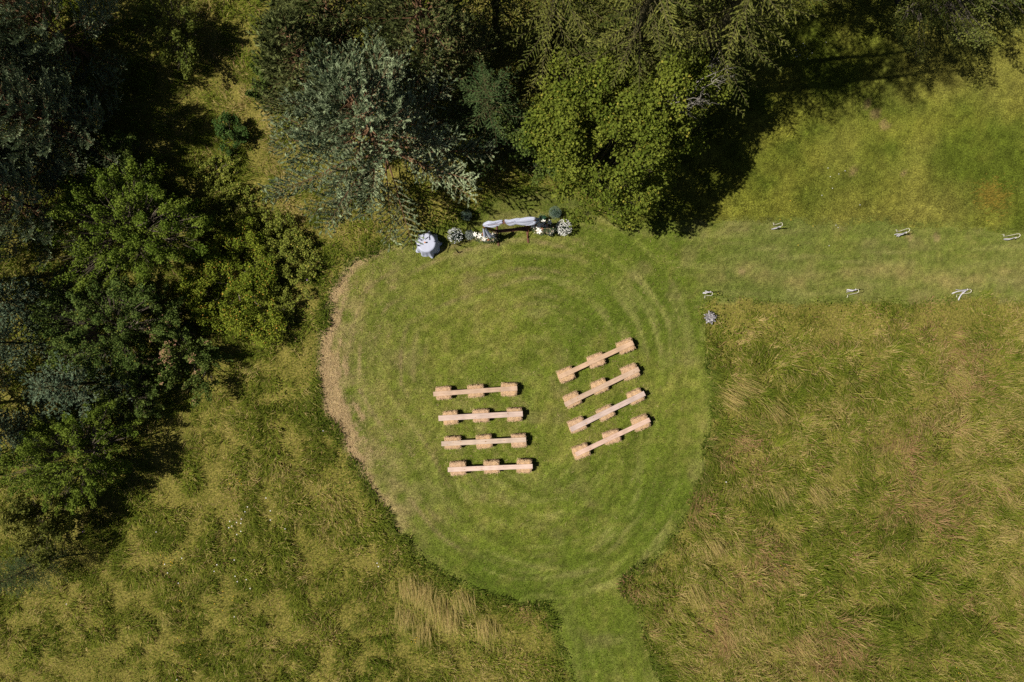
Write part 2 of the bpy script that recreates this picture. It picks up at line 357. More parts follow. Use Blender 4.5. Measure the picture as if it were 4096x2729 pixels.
# dry clippings along the rim and loose straw on the lawn
x, y = scatter(200000, -10.5, -4, -6, 7.5, rng); sd = samp(F_LAWN, x, y); k = rng.random(len(x)) < (straw_mask(x, y, sd) * .24 + .06 * sstep(115, 150, np.degrees(np.arctan2(y - CC[1], x - CC[0])) % 360) * np.exp(np.minimum(sd, 0) / 1.1) * (sd < 0)); x, y = x[k], y[k]; n = len(x)
xe, ye = scatter(900, -7, 8, -9, 7, rng); k = samp(F_LAWN, xe, ye) < -.3; xe, ye = xe[k], ye[k]
xb = np.repeat(np.array([W(1700 + .4145 * q[0], 1300 + .4145 * q[1]) for q in [(178,658),(488,640),(810,625),(245,898),(540,878),(863,868),(265,1140),(570,1130),(905,1120),(318,1388),(643,1373),(958,1366),(1362,483),(1655,343),(1940,205),(1423,725),(1688,595),(1983,455),(1468,968),(1745,853),(2035,693),(1508,1225),(1805,1085),(2085,948)]]), 34, 0) + rng.normal(0, .38, (24 * 34, 2)); xe, ye = np.concatenate([xe, xb[:, 0]]), np.concatenate([ye, xb[:, 1]])
x, y = np.concatenate([x, xe]), np.concatenate([y, ye]); n = len(x); mb = MB()
blades(mb, np.stack([x, y, rng.uniform(.02, .06, n)], 1), rng.uniform(0, 6.283, n), rng.uniform(.05, .18, n), rng.uniform(1.3, 1.62, n), rng.uniform(.006, .012, n),
       mix((.27, .175, .085), (.52, .39, .22), rng.random(n)))
mb.obj('dry_clippings', M_STRAW, None, kind='stuff', label='dry straw clippings raked along the mown rim', category='straw')
# rough grass of the upper right
x, y = scatter(280000, 1.5, FX, 5, FY, rng); sd = samp(F_LAWN, x, y); k = (sd > .03) & (samp(F_ROUGH, x, y) < .2) & (rng.random(len(x)) > spots(x, y, SOIL) * .6); x, y = x[k], y[k]; n = len(x)
far = sstep(10, 16, x) * sstep(6, 9, y); tuft = fbm(x, y, .55, 33, 3); mb = MB()
blades(mb, np.stack([x, y, hz(x, y)], 1), fbm(x, y, 1.3, 37) * 20 + rng.normal(0, .9, n), (.05 + .10 * rng.random(n)) * (1 - .4 * far) * (.5 + tuft), rng.uniform(.5, 1.35, n), rng.uniform(.012, .024, n), rough_tint(x, y, rng.random(n)))
mb.obj('rough_grass', M_GRASS, None, kind='stuff', label='longer rough grass above the mown aisle', category='grass')
# meadow grass
x, y = scatter(620000, -FX, FX, -FY, FY, rng); sd = samp(F_LAWN, x, y); ro = samp(F_ROUGH, x, y); k = (sd > 0) & (ro > 0); x, y, sd = x[k], y[k], sd[k]; n = len(x)
lush, left, right, trail = meadow_masks(x, y, sd)
tus = fbm(x, y, .7, 151, 3); hb = fbm(x, y, 2.6, 157, 3)
k = rng.random(n) < .55 + .45 * sstep(.36, .58, tus); x, y, sd, tus, hb, lush, left, right, trail = [q[k] for q in (x, y, sd, tus, hb, lush, left, right, trail)]; n = len(x)
L = (.13 + .30 * sstep(.3, .7, tus) * hb * 1.7) * (.7 + .7 * rng.random(n)) * (1 + .45 * right - .2 * trail) * (1 - .1 * lush) * (1 - .55 * (1 - sstep(0, 1.6, sd)) * sstep(6, 8, x))
flow = fbm(x, y, 2.4, 163, 3) * 16 + .4 * right
ang = np.where(rng.random(n) < .25, rng.uniform(0, 6.283, n), flow + rng.normal(0, .65, n)); mb = MB()
P_ = np.stack([x, y, hz(x, y) - .01], 1); le = np.clip(rng.normal(.95, .3, n) + .12 * right, .2, 1.45); wi = rng.uniform(.013, .030, n) * (1 + .3 * lush); ti = meadow_tint(x, y, sd, rng); k = L < np.quantile(L, .42)
blades(mb, P_[k], ang[k], L[k], le[k], wi[k], ti[k], 1); k = ~k; blades(mb, P_[k], ang[k], L[k], le[k], wi[k], ti[k], 2)
mb.obj('meadow_grass', M_GRASS, None, kind='stuff', label='unmown meadow grass, green and straw coloured', category='grass')
# lodged tussocks: long stems laid over in one direction
mb = MB(); cnt = 0
def lodge(cx, cy, ang, spread, nb, len0, dryness, rng, wide=.35):
    px = cx + rng.normal(0, wide, nb); py = cy + rng.normal(0, wide * .8, nb); s = samp(F_LAWN, px, py); r_ = samp(F_ROUGH, px, py)
    k = (s > .12) & (r_ > 0); px, py, s = px[k], py[k], s[k]; m = len(px)
    if not m: return
    t = mix(meadow_tint(px, py, s, rng, dryness), mix((.36, .28, .08), (.56, .43, .18), rng.random(m)), np.clip(dryness, 0, .8) * (rng.random(m) < .75))
    blades(mb, np.stack([px, py, hz(px, py) + .05 + .1 * rng.random(m)], 1), ang + rng.normal(0, spread, m), len0 * rng.uniform(.6, 1.25, m), rng.uniform(1.05, 1.5, m), rng.uniform(.008, .016, m), t, 2)
for q in range(620):
    cx, cy = rng.uniform(4, FX), rng.uniform(-FY, 0.5)
    if samp(F_LAWN, np.array([cx]), np.array([cy]))[0] < .1: continue
    a = -.75 + (fbm(np.array([cx]), np.array([cy]), 2.6, 171)[0] - .5) * 6.5
    lodge(cx, cy, a, .42, int(rng.uniform(30, 120)), rng.uniform(.25, .6), rng.uniform(-.4, .3), rng, rng.uniform(.1, .3))
for q in range(260):
    cx, cy = rng.uniform(-FX, 3), rng.uniform(-FY, 12)
    lodge(cx, cy, (fbm(np.array([cx]), np.array([cy]), 3.5, 173)[0] - .5) * 9, .4, int(rng.uniform(30, 90)), rng.uniform(.25, .5), rng.uniform(-.3, .4), rng, rng.uniform(.15, .4))
for px, py, an, nn in [(1690,2500,-1.5,120),(1850,2380,-1.3,120),(1745,2400,-1.5,240),(1700,2350,-1.65,240),(1800,2450,-1.5,200),(1640,2330,-1.4,160),(1610,2440,-1.5,120),(1940,2490,-1.45,120),(2960,1540,-.5,300),(2900,1580,-.6,200),
                   (3080,1620,-.9,200),(3250,1960,-1.0,160),(3110,1950,-1.3,160),(2830,2150,-1.1,220),(2780,2350,-1.2,240),(3200,2550,-.9,200)]:
    cx, cy = W(px, py); lodge(cx, cy, an, .16, nn, .8, .62 if px < 2200 else .35, rng, .26)
mb.obj('lodged_grass', M_GRASS, None, kind='stuff', label='long dry grass stems laid over by wind', category='grass')
# broad-leaved herbs and clover in the meadow edge and between the bushes
x, y = scatter(230000, -FX, FX, -FY, FY, rng); sd = samp(F_LAWN, x, y); ro = samp(F_ROUGH, x, y); lush, left, right, trail = meadow_masks(x, y, sd)
pr = 1.0 * np.exp(-(np.maximum(sd, 0) / .55) ** 2) * (1 - .75 * (x > 8)) + .22 * left * sstep(.4, .62, fbm(x, y, 1.6, 181)) + .34 * sstep(.48, .66, fbm(x, y, .9, 187)) - .5 * trail
k = (sd > .0) & (ro > 0) & (rng.random(len(x)) < pr); x, y, sd, left = x[k], y[k], sd[k], left[k]; n = len(x); mb = MB()
N = rng.normal(size=(n, 3)) * .45; N[:, 2] += 1
t = mix((.075, .125, .012), (.19, .22, .025), rng.random(n)); t *= (1 - .35 * np.exp(-(np.maximum(sd, 0) / .5) ** 2))[:, None]; t = np.where((rng.random(n) < .06)[:, None], np.array((.22, .2, .04)), t)
leaves(mb, np.stack([x, y, hz(x, y) + rng.uniform(.04, .26, n)], 1), N, rng.uniform(.04, .10, n), t, rng, .75)
mb.obj('meadow_herbs', M_LEAF, None, kind='stuff', label='clover and leafy herbs edging the lawn', category='herbs')
# small wild flowers
mb = MB()
def dots(pts, colr, r, zz):
    for px, py in pts:
        c = np.array([*W(px, py), zz + rng.uniform(-.03, .06)]); m = 6; th = np.arange(m) * 2 * math.pi / m
        V = np.vstack([c + np.stack([np.cos(th) * r, np.sin(th) * r, np.zeros(m)], 1), c + [0, 0, r * .5]])
        mb.add(V, [[q, (q + 1) % m, m] for q in range(m)], np.array(colr) * rng.uniform(.8, 1.1))
def sprinkle(cx, cy, sp, n_): return [(rng.normal(cx, sp), rng.normal(cy, sp)) for _ in range(n_)]
dots(sprinkle(970, 2095, 22, 9) + sprinkle(950, 2310, 45, 6) + sprinkle(1050, 2090, 60, 5) + sprinkle(680, 2270, 25, 4) + sprinkle(1100, 980, 30, 4) + [(1515,2242),(1520,2256),(285,2405),(2895,1922),(722,2705),(880,2250),(950,2455),(640,2120),(1300,1720)], (.75, .72, .70), .028, .34)
dots(sprinkle(1670, 2545, 14, 6) + sprinkle(680, 2230, 15, 9) + sprinkle(730, 2400, 8, 4) + sprinkle(920, 2390, 30, 6) + sprinkle(960, 1920, 25, 5) + sprinkle(760, 2590, 40, 6) + sprinkle(3200, 870, 60, 5) + sprinkle(3150, 2270, 30, 4) + sprinkle(3820, 2700, 30, 5), (.62, .38, .03), .022, .32)
dots(sprinkle(3225, 210, 28, 9) + sprinkle(3170, 40, 20, 3) + sprinkle(3390, 880, 50, 4) + sprinkle(3360, 700, 50, 6), (.7, .7, .68), .020, .12)
dots([(520, 1712), (524, 1716), (356, 2117), (362, 2112), (1242, 1125)], (.30, .16, .42), .03, .5)
mb.obj('wild_flowers', M_PETAL, None, kind='stuff', label='scattered white, yellow and violet wild flowers', category='flowers')

# ------------------------------------------------------------------ trees
def stems(mb, base, tips, r0, rng, tint, sides=6, sag=.0):
    for tp in tips:
        b = np.array(base); tp = np.array(tp); n = 7; s = np.linspace(0, 1, n)[:, None]
        mid = rng.normal(0, .10, 3) * np.linalg.norm(tp - b)
        P = b + (tp - b) * s + mid * np.sin(s * math.pi) * .8; P[:, 2] = b[2] + (tp[2] - b[2]) * s[:, 0] ** (.8) - sag * np.sin(s[:, 0] * math.pi)
        P[1:-1] += rng.normal(0, .03, (n - 2, 3))
        tube(mb, P, np.linspace(r0, r0 * .15, n), sides, tint)
def deciduous(name, label, base, h, r, z0, leaf, n, cols, clumps, seed, cat='tree', group=None, rc=.30, bark=(.16, .13, .10), squash=(1, 1), rz=0.0, fruit=None, dead=None, bright=1.0, spray=1.0, tw=.45):
    rng = np.random.default_rng(seed); root = thing(name, label, cat, (*base, 0), rz, group)
    cz = (h + z0) / 2; hz_ = (h - z0) / 2; ph = rng.uniform(0, 6.28, 3)
    d = rand_unit(rng, clumps); d[:, 2] = np.abs(d[:, 2]) * np.where(rng.random(clumps) < .66, 1, -1)
    az = np.arctan2(d[:, 1], d[:, 0]); lob = 1 + .16 * np.sin(2 * az + ph[0]) + .13 * np.sin(3 * az + ph[1]) + .08 * np.sin(5 * az + ph[2])
    rad = (.30 + .70 * rng.random(clumps) ** .4)
    C = d * rad[:, None] * np.array([r * squash[0], r * squash[1], hz_]) * np.stack([lob, lob, np.ones(clumps)], 1) + [0, 0, cz]
    C[:, 2] = np.maximum(C[:, 2], .12 * h + .1)
    rcl = rc * r * rng.uniform(.55, 1.25, clumps) * .8
    k = rng.choice(clumps, n, p=(rcl ** 2) / (rcl ** 2).sum()); v = rand_unit(rng, n); v[:, 2] = v[:, 2] * .75 + .15
    rr_ = rng.random(n) ** .4
    od = nrm(nrm(C - [0, 0, cz * .7]) + rng.normal(0, .35, (clumps, 3)) + [0, 0, .25]); al = rng.uniform(-1, 1, n)
    P = C[k] + od[k] * (al * rcl[k] * 1.25 * spray)[:, None] + v * (rr_ * rcl[k] * (1 - .38 * spray) * (1.05 - .45 * al * spray))[:, None]; P[:, 2] = np.maximum(P[:, 2], .05)
    N = v * .6 + rng.normal(size=(n, 3)) * .8 + [0, 0, .6]
    tone = rng.random(clumps)[k] * .55 + rng.random(n) * .45
    T = mix(cols[0], cols[1], tone) * (rng.uniform(.75, 1.2, (n, 1)))
    if len(cols) > 2: T = np.where((rng.random(n) < .035)[:, None], np.array(cols[2]), T)
    mb = MB(); leaves(mb, P, N, leaf * rng.uniform(.65, 1.3, n), T * bright, rng, .78)
    for q in range(clumps):                                     # twigs inside each leaf clump
        tp = C[q] + rand_unit(rng, 3) * rcl[q] * .9; bs = C[q] * [tw, tw, .7 if tw < .6 else .3]
        for e in tp: tube(mb, [bs, (bs + e) / 2 + rng.normal(0, .04, 3), e], [.016, .011, .004], 3, bark, False)
    if fruit is not None:
        m = fruit[1]; top = P[:, 2] + .25 * rng.random(n) ; idx = np.argsort(-(v[:, 2] * rcl[k] + C[k][:, 2] * .5 + rng.random(n) * .9))[:m * 3]; idx = rng.choice(idx, m, False)
        q = np.repeat(P[idx] + [0, 0, .06], 9, 0) + rng.normal(0, fruit[2], (m * 9, 3)); NN = rng.normal(size=(m * 9, 3)) + [0, 0, 1.2]
        leaves(mb, q, NN, rng.uniform(.05, .085, m * 9), mix(fruit[0], (.34, .30, .10), rng.random(m * 9) * .8), rng, .8)
    mb.obj('crown', M_LEAF, root)
    mb = MB(); tr = C[rng.choice(clumps, min(clumps, 7), False)]; stems(mb, (0, 0, -.05), tr * [.7, .7, .85], .025 + .008 * h, rng, bark)
    mb.obj('trunk', M_BARK, root, True)
    if dead is not None:
        for b0, b1 in dead:
            mb = MB(); b0, b1 = np.array(b0, float), np.array(b1, float); stems(mb, b0, [b1], .03, rng, (.23, .21, .185), 5)
            for q in range(9):
                s = rng.uniform(.35, 1); p = b0 + (b1 - b0) * s; e = p + nrm(b1 - b0) * rng.uniform(.2, .7) + rng.normal(0, .32, 3); stems(mb, p, [e], .012, rng, (.25, .23, .20), 4)
                for w in range(2): stems(mb, p + (e - p) * rng.uniform(.4, .9), [e + rng.normal(0, .22, 3)], .006, rng, (.25, .23, .20), 3)
            mb.obj('dead_branch', M_BARK, root, True, label='bare grey branch without leaves')
    return root

def conifer_meshes(kind, h, r, zb, levels, nb, seed, cols, dens=1.0, tw_step=.22, seglen=.13, per=16, fw=.06):
    """trunk and crown meshes of a pine or spruce, local origin at its foot"""
    rng = np.random.default_rng(seed); A, B, T = [], [], []; wood = MB(); tw = MB(); phi = rng.uniform(0, 6.28)
    barkc = np.array((.20, .115, .065) if kind == 'pine' else (.09, .08, .035))
    tube(wood, [(rng.normal(0, .03), rng.normal(0, .03), zz) for zz in np.linspace(-.05, h * .97, 9)], np.linspace(.013 * h, .008, 9), 8, barkc * .6)
    for li in range(levels):
        t = (li + rng.uniform(-.2, .2)) / (levels - 1); t = min(max(t, 0), 1) ** .82; z0 = zb + (h * .96 - zb) * t
        if kind == 'pine': prof = (1 - t) ** .62 * (.92 + .08 * min(1, t * 5)); el0 = math.radians(8 + 52 * t); curl = math.radians(28)
        else: prof = (1 - t) ** .45; el0 = math.radians(-14 + 50 * t); curl = math.radians(-12 + 25 * t)
        for q in range(nb):
            phi += 2.39996 + rng.normal(0, .2); bl = max(.22, r * prof * rng.uniform(.72, 1.12)); n = 7
            el = el0 + curl * np.linspace(-.3, 1, n) + rng.normal(0, .1) + (0.35 * np.linspace(0, 1, n) ** 3 if kind == 'spruce' else 0)
            aa = phi + np.cumsum(rng.normal(0, .05, n)); st = bl / (n - 1)
            P = np.array([0, 0, z0]) + np.vstack([[0, 0, 0], np.cumsum(np.stack([np.cos(el) * np.cos(aa), np.cos(el) * np.sin(aa), np.sin(el)], 1)[:-1] * st, 0)])
            tube(tw, P, np.linspace(.008 + .007 * bl, .005, n), 4, barkc * rng.uniform(.7, 1.1), False)
            tone = rng.random(); tcol = np.array(cols[0]) * (1 - tone) + np.array(cols[1]) * tone
            ss = np.arange(.22 * bl if kind == 'spruce' else .30 * bl, bl, tw_step * rng.uniform(.85, 1.15))
            for s_ in list(ss) + [bl * .999]:
                f = s_ / bl * (n - 1); a_ = int(min(f, n - 2)); p = P[a_] + (P[a_ + 1] - P[a_]) * (f - a_); dr = nrm(P[a_ + 1] - P[a_])
                sides = (0,) if s_ > bl * .99 else (-1, 1)
                for sd_ in sides:
                    if kind == 'pine':
                        tl = (.20 + .42 * bl * (1 - s_ / bl) ** .6 * rng.uniform(.5, 1)) ; tl = min(tl, .85); yaw = sd_ * rng.uniform(.6, 1.0); up = rng.uniform(.05, .55)
                    else:
                        tl = .10 + .40 * bl * (1 - s_ / bl) ** .75 * rng.uniform(.6, 1.05) * .8; tl = min(tl, .8) * rng.choice([1, 1, 1, .35]); yaw = sd_ * rng.uniform(.5, 1.15); up = rng.uniform(-.5, .15)
                    c_, s2 = math.cos(yaw), math.sin(yaw); d0 = np.array([dr[0] * c_ - dr[1] * s2, dr[0] * s2 + dr[1] * c_, dr[2] * .6 + up]); d0 /= np.linalg.norm(d0)
                    m = max(1, int(round(tl / seglen))); d1 = d0.copy(); pp = p.copy()
                    for e in range(m):
                        nx = pp + d1 * (tl / m); A.append(pp); B.append(nx); T.append(tcol)
                        d1 = d1 + rng.normal(0, .09, 3) + [0, 0, .10 if kind == 'pine' else -.03]; d1 /= np.linalg.norm(d1)
                        if kind == 'pine' and e >= 0 and rng.random() < .55:
                            sd3 = d1 + rng.normal(0, .55, 3) + [0, 0, .25]; sd3 /= np.linalg.norm(sd3); A.append(nx); B.append(nx + sd3 * seglen * 1.1); T.append(tcol)
                        pp = nx
                    if tl > .3: tube(tw, [p, (p + pp) / 2, pp], [.007, .005, .003], 3, barkc, False)
    A, B, T = np.array(A), np.array(B), np.array(T); k = rng.random(len(A)) < dens; A, B, T = A[k], B[k], T[k]
    if kind == 'pine': fronds(tw, A, B, .062, 3, T, rng); needles(tw, A, B, per, .085, .014, .7, T, rng)
    else: fronds(tw, A, B, fw, 2, T, rng, .6); needles(tw, A, B, per, .055, .022, .85, T, rng, .1)
    return wood.mesh('trunk', M_BARK, True), tw.mesh('crown', M_NEEDLE)
def conifer(name, label, base, meshes, rz=0.0, sc=(1, 1, 1), group=None, tilt=(0, 0)):
    root = thing(name, label, 'tree', (*base, 0), rz, group); root.scale = sc; root.rotation_euler = (tilt[0], tilt[1], rz)
    link('trunk', meshes[0], root); link('crown', meshes[1], root); return root
BLUE = ((.165, .215, .110), (.315, .375, .215)); OLIVE = ((.085, .110, .032), (.185, .205, .075)); SPR = ((.050, .068, .012), (.165, .170, .038)); DKS = ((.030, .055, .018), (.070, .105, .035)); BSP = ((.075, .115, .065), (.165, .215, .125))
pine_a = conifer_meshes('pine', 9.4, 5.1, .7, 20, 6, 501, BLUE, 1, .25, .18, 14)
pine_b = conifer_meshes('pine', 11.0, 3.2, 2.4, 18, 7, 502, OLIVE, 1, .25, .17, 18)
spr_a = conifer_meshes('spruce', 18.0, 3.0, 2.0, 28, 6, 503, SPR, 1, .17, .14, 6, .042)
spr_s = conifer_meshes('spruce', 8.0, 2.5, .4, 16, 6, 504, DKS, 1, .17, .12, 6, .04)
spr_b = conifer_meshes('spruce', 5.0, 1.9, .3, 12, 6, 505, BSP, 1, .18, .13, 16, .06)
GP, GSP = 'pines at the edge of the wood', 'tall spruces behind the hazel'
conifer('scots_pine', 'bushy blue-green pine spreading beside the round white table', W(1555, 630), pine_a, 1.4, (1.1, 1.1, 1.0))
conifer('scots_pine', 'olive pine with rounded clumps between the blue-green pine and the spruces', W(1760, 330), pine_b, 1.0, (1.1, 1.1, 1.1), GP)
conifer('scots_pine', 'grey-olive pine leaning over the grassy trail', W(1370, 450), pine_b, 2.6, (1.05, 1.05, .85), GP)
conifer('scots_pine', 'olive pine at the top edge just behind the trail pine', W(1420, 250), pine_b, 4.2, (1, 1, 1), GP)
conifer('scots_pine', 'dark blue-green pine in the top corner of the wood', W(360, 230), pine_a, 2.2, (.75, .75, .95), GP)
conifer('scots_pine', 'dark pine with bare twigs above the round-leaved shrub', W(350, 570), pine_a, 3.5, (.72, .72, .85), GP)
conifer('scots_pine', 'grey-green pine at the picture edge beside the big leafy shrub', W(240, 860), pine_a, 5.1, (.72, .72, .8), GP)
conifer('scots_pine', 'pine cut by the picture edge beside the dark upper shrub', W(-60, 1130), pine_a, .8, (.8, .8, .9), GP)
conifer('scots_pine', 'pine cut by the picture edge beside the lowest shrubs', W(-80, 1620), pine_a, 1.9, (.75, .75, .9), GP)
conifer('scots_pine', 'pine at the very top corner of the wood', W(170, 70), pine_a, .2, (.75, .75, .9), GP)
conifer('scots_pine', 'small pine tucked between the two dark corner pines', W(250, 400), pine_a, 1.3, (.65, .65, .75), GP)
conifer('scots_pine', 'pine behind the dark pine with bare twigs', W(110, 560), pine_a, 2.9, (.75, .75, .85), GP)
conifer('scots_pine', 'pine behind the grey-green edge pine', W(90, 760), pine_a, 5.9, (.7, .7, .8), GP)
conifer('scots_pine', 'pine cut by the picture edge near the top corner', W(-40, 330), pine_a, 4.4, (.8, .8, 1.0), GP)
conifer('spruce_tree', 'tall spruce with one long hanging branch nearest the small spruce', W(2190, 290), spr_a, .3, (1, 1, 1), GSP)
conifer('spruce_tree', 'tall spruce in the middle behind the hazel', W(2440, 400), spr_a, 2.0, (1.0, 1.0, .98), GSP)
conifer('spruce_tree', 'tall spruce at the shaded lawn beyond the hazel', W(2690, 400), spr_a, 3.9, (1.0, 1.0, 1.12), GSP)
conifer('spruce_tree', 'tall spruce farthest from the pines above the shaded lawn', W(2760, 300), spr_a, 1.1, (.85, .85, 1.12), GSP)
conifer('spruce_tree', 'tall spruce at the top edge behind the other spruces', W(2560, 140), spr_a, 4.6, (1, 1, .95), GSP)
conifer('spruce_tree', 'dark tall spruce hidden deepest between pines and spruces', W(1990, 190), spr_a, 5.2, (.9, .9, .9), GSP)
conifer('spruce_tree', 'small dark spruce with a pointed leader between pine and hazel', W(1965, 570), spr_s, .9)
conifer('spruce_tree', 'young blue spruce seen as a star at the wood edge', W(440, 1525), spr_b, .2, (1.1, 1.1, 1.05))
conifer('spruce_tree', 'blue spruce cut by the picture edge above the star-shaped one', W(235, 1220), spr_b, 1.4, (1.1, 1.1, 1.25))
conifer('spruce_tree', 'blue-grey spruce tips at the picture edge below the round shrub', W(190, 1370), spr_b, 2.5, (1.05, 1.05, 1.2))
conifer('spruce_tree', 'low blue spruce at the edge beside the lower leafy shrub', W(190, 1700), spr_b, 3.1, (.9, .9, 1.0))
conifer('spruce_tree', 'dark low spruce in the lower corner of the wood', W(210, 2230), spr_s, 3.3, (.6, .6, .5))
HAZ = ((.075, .108, .012), (.180, .205, .030), (.27, .25, .04)); DEC = ((.070, .118, .012), (.170, .215, .030)); LT = ((.11, .16, .014), (.24, .27, .032), (.46, .28, .05)); DK = ((.06, .10, .020), (.13, .165, .035))
deciduous('hazel_tree', 'large round-leaved hazel to the right of the flower arch', W(2410, 645), 8.0, 3.25, .3, .12, 50000, HAZ, 300, 601, rc=.20, spray=.3, tw=.7, squash=(1.24, .95),
          dead=[((1.5, .4, 5.6), (3.9, 1.5, 7.2)), ((.6, -.5, 6.6), (2.6, .2, 7.6)), ((1.8, .9, 5.2), (3.6, 2.3, 6.3))])
deciduous('hazel_bush', 'darker hazel bush between the small spruce and the big hazel', W(2190, 620), 5.2, 2.0, .3, .11, 9000, DK, 45, 602, 'shrub')
deciduous('leafy_shrub', 'tall dense green shrub nearest the grassy slope', W(610, 950), 4.3, 2.95, .1, .085, 36000, DEC, 230, 603, 'shrub', 'leafy shrubs along the wood', rc=.16)
deciduous('leafy_shrub', 'dark green shrub above the star-shaped blue spruce', W(520, 1310), 4.0, 2.6, .1, .08, 30000, ((.055, .095, .018), (.130, .175, .040), (.17, .17, .03)), 200, 604, 'shrub', 'leafy shrubs along the wood', rc=.16)
deciduous('leafy_shrub', 'dark green shrub under the star-shaped blue spruce', W(400, 1800), 4.0, 2.4, .1, .08, 26000, DEC, 170, 605, 'shrub', 'leafy shrubs along the wood', rc=.18)
deciduous('leafy_shrub', 'yellow-green large-leaved shrub in the lower corner', W(290, 2030), 3.2, 1.8, .2, .11, 9000, ((.075, .10, .015), (.20, .19, .04)), 55, 606, 'shrub', 'leafy shrubs along the wood', rc=.27)
deciduous('rose_bush', 'low light-green wild rose thicket beside the meadow', W(955, 1140), 1.5, 2.6, .05, .08, 30000, LT, 240, 607, 'shrub', rc=.15, spray=.5, tw=.9)
deciduous('guelder_rose', 'bush with pinkish fruit clusters below the rose thicket', W(770, 1405), 2.3, 1.95, .15, .10, 9000, ((.06, .10, .02), (.13, .165, .035)), 60, 608, 'shrub', rc=.24, tw=.8, fruit=((.40, .20, .15), 110, .045))
GH = 'low leafy thickets beside the trail'; HRB = ((.12, .155, .022), (.25, .27, .05), (.42, .36, .08))
deciduous('low_thicket', 'low bright thicket between rose bush and blue-green pine', W(1130, 1000), .85, 1.7, .03, .085, 9000, HRB, 120, 621, 'shrub', GH, rc=.17, spray=.5, tw=.9)
deciduous('low_thicket', 'low green thicket above the rose bush', W(950, 840), .6, 1.4, .03, .085, 5500, HRB, 110, 622, 'shrub', GH, rc=.17, spray=.5, tw=.9)
deciduous('low_thicket', 'low green thicket where the trail meets the small bush', W(880, 690), .5, 1.0, .03, .085, 2600, HRB, 80, 623, 'shrub', GH, rc=.18, spray=.5, tw=.9)
deciduous('low_thicket', 'low green thicket between rose bush and straw rim', W(1130, 1230), .7, 1.2, .03, .08, 4500, HRB, 80, 624, 'shrub', GH, rc=.18, spray=.5, tw=.9)
deciduous('leafy_shrub', 'shaded shrub between the tall shrub and the dark pine', W(560, 740), 2.6, 1.8, .1, .085, 11000, DK, 90, 625, 'shrub', 'leafy shrubs along the wood', rc=.2)
deciduous('leafy_shrub', 'shaded shrub below the fruiting bush', W(560, 1560), 2.0, 1.6, .1, .085, 9000, DK, 80, 626, 'shrub', 'leafy shrubs along the wood', rc=.2)
deciduous('small_bush', 'small round dark bush standing alone on the trail', W(945, 545), 1.1, .85, .05, .085, 2600, ((.035, .08, .018), (.08, .13, .03)), 40, 609, 'shrub', tw=.8, spray=.5)
deciduous('oak_sapling', 'dark leafy sapling against the trail pine', W(1135, 395), 2.8, 1.0, .2, .11, 3200, DK, 26, 610, 'shrub')
deciduous('leafy_shrub', 'bush on the top edge beside the sunlit trail', W(760, 180), 2.6, 1.5, .1, .09, 6000, ((.07, .10, .018), (.16, .17, .03)), 40, 611, 'shrub', 'leafy shrubs along the wood')
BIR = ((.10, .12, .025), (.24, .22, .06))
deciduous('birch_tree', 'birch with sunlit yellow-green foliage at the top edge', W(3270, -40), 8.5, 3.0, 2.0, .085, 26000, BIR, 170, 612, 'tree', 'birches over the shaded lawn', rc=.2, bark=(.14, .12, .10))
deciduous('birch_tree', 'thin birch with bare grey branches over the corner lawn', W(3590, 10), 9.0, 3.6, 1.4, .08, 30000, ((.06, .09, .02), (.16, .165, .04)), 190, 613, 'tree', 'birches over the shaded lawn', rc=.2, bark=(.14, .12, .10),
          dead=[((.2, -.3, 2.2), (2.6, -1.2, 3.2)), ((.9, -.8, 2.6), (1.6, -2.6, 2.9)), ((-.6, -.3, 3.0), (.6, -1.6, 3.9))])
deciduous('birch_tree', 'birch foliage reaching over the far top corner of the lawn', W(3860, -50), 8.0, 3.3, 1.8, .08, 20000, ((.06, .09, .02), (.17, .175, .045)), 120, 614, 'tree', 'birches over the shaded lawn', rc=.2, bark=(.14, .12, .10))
# ochre plant patch on the lawn
rng = np.random.default_rng(71)
r0 = thing('ochre_plant', 'low ochre-yellow plant patch in the right-hand lawn', 'plant', (*W(3965, 785), 0)); n = 1300; mb = MB()
pr = rng.normal(0, .38, (n, 2)); blades(mb, np.stack([pr[:, 0], pr[:, 1], np.zeros(n)], 1), rng.uniform(0, 6.28, n), rng.uniform(.06, .2, n), rng.uniform(.5, 1.3, n), rng.uniform(.014, .03, n), mix((.12, .11, .02), (.30, .22, .035), rng.random(n)), 2)
mb.obj('foliage', M_GRASS, r0, kind='stuff')

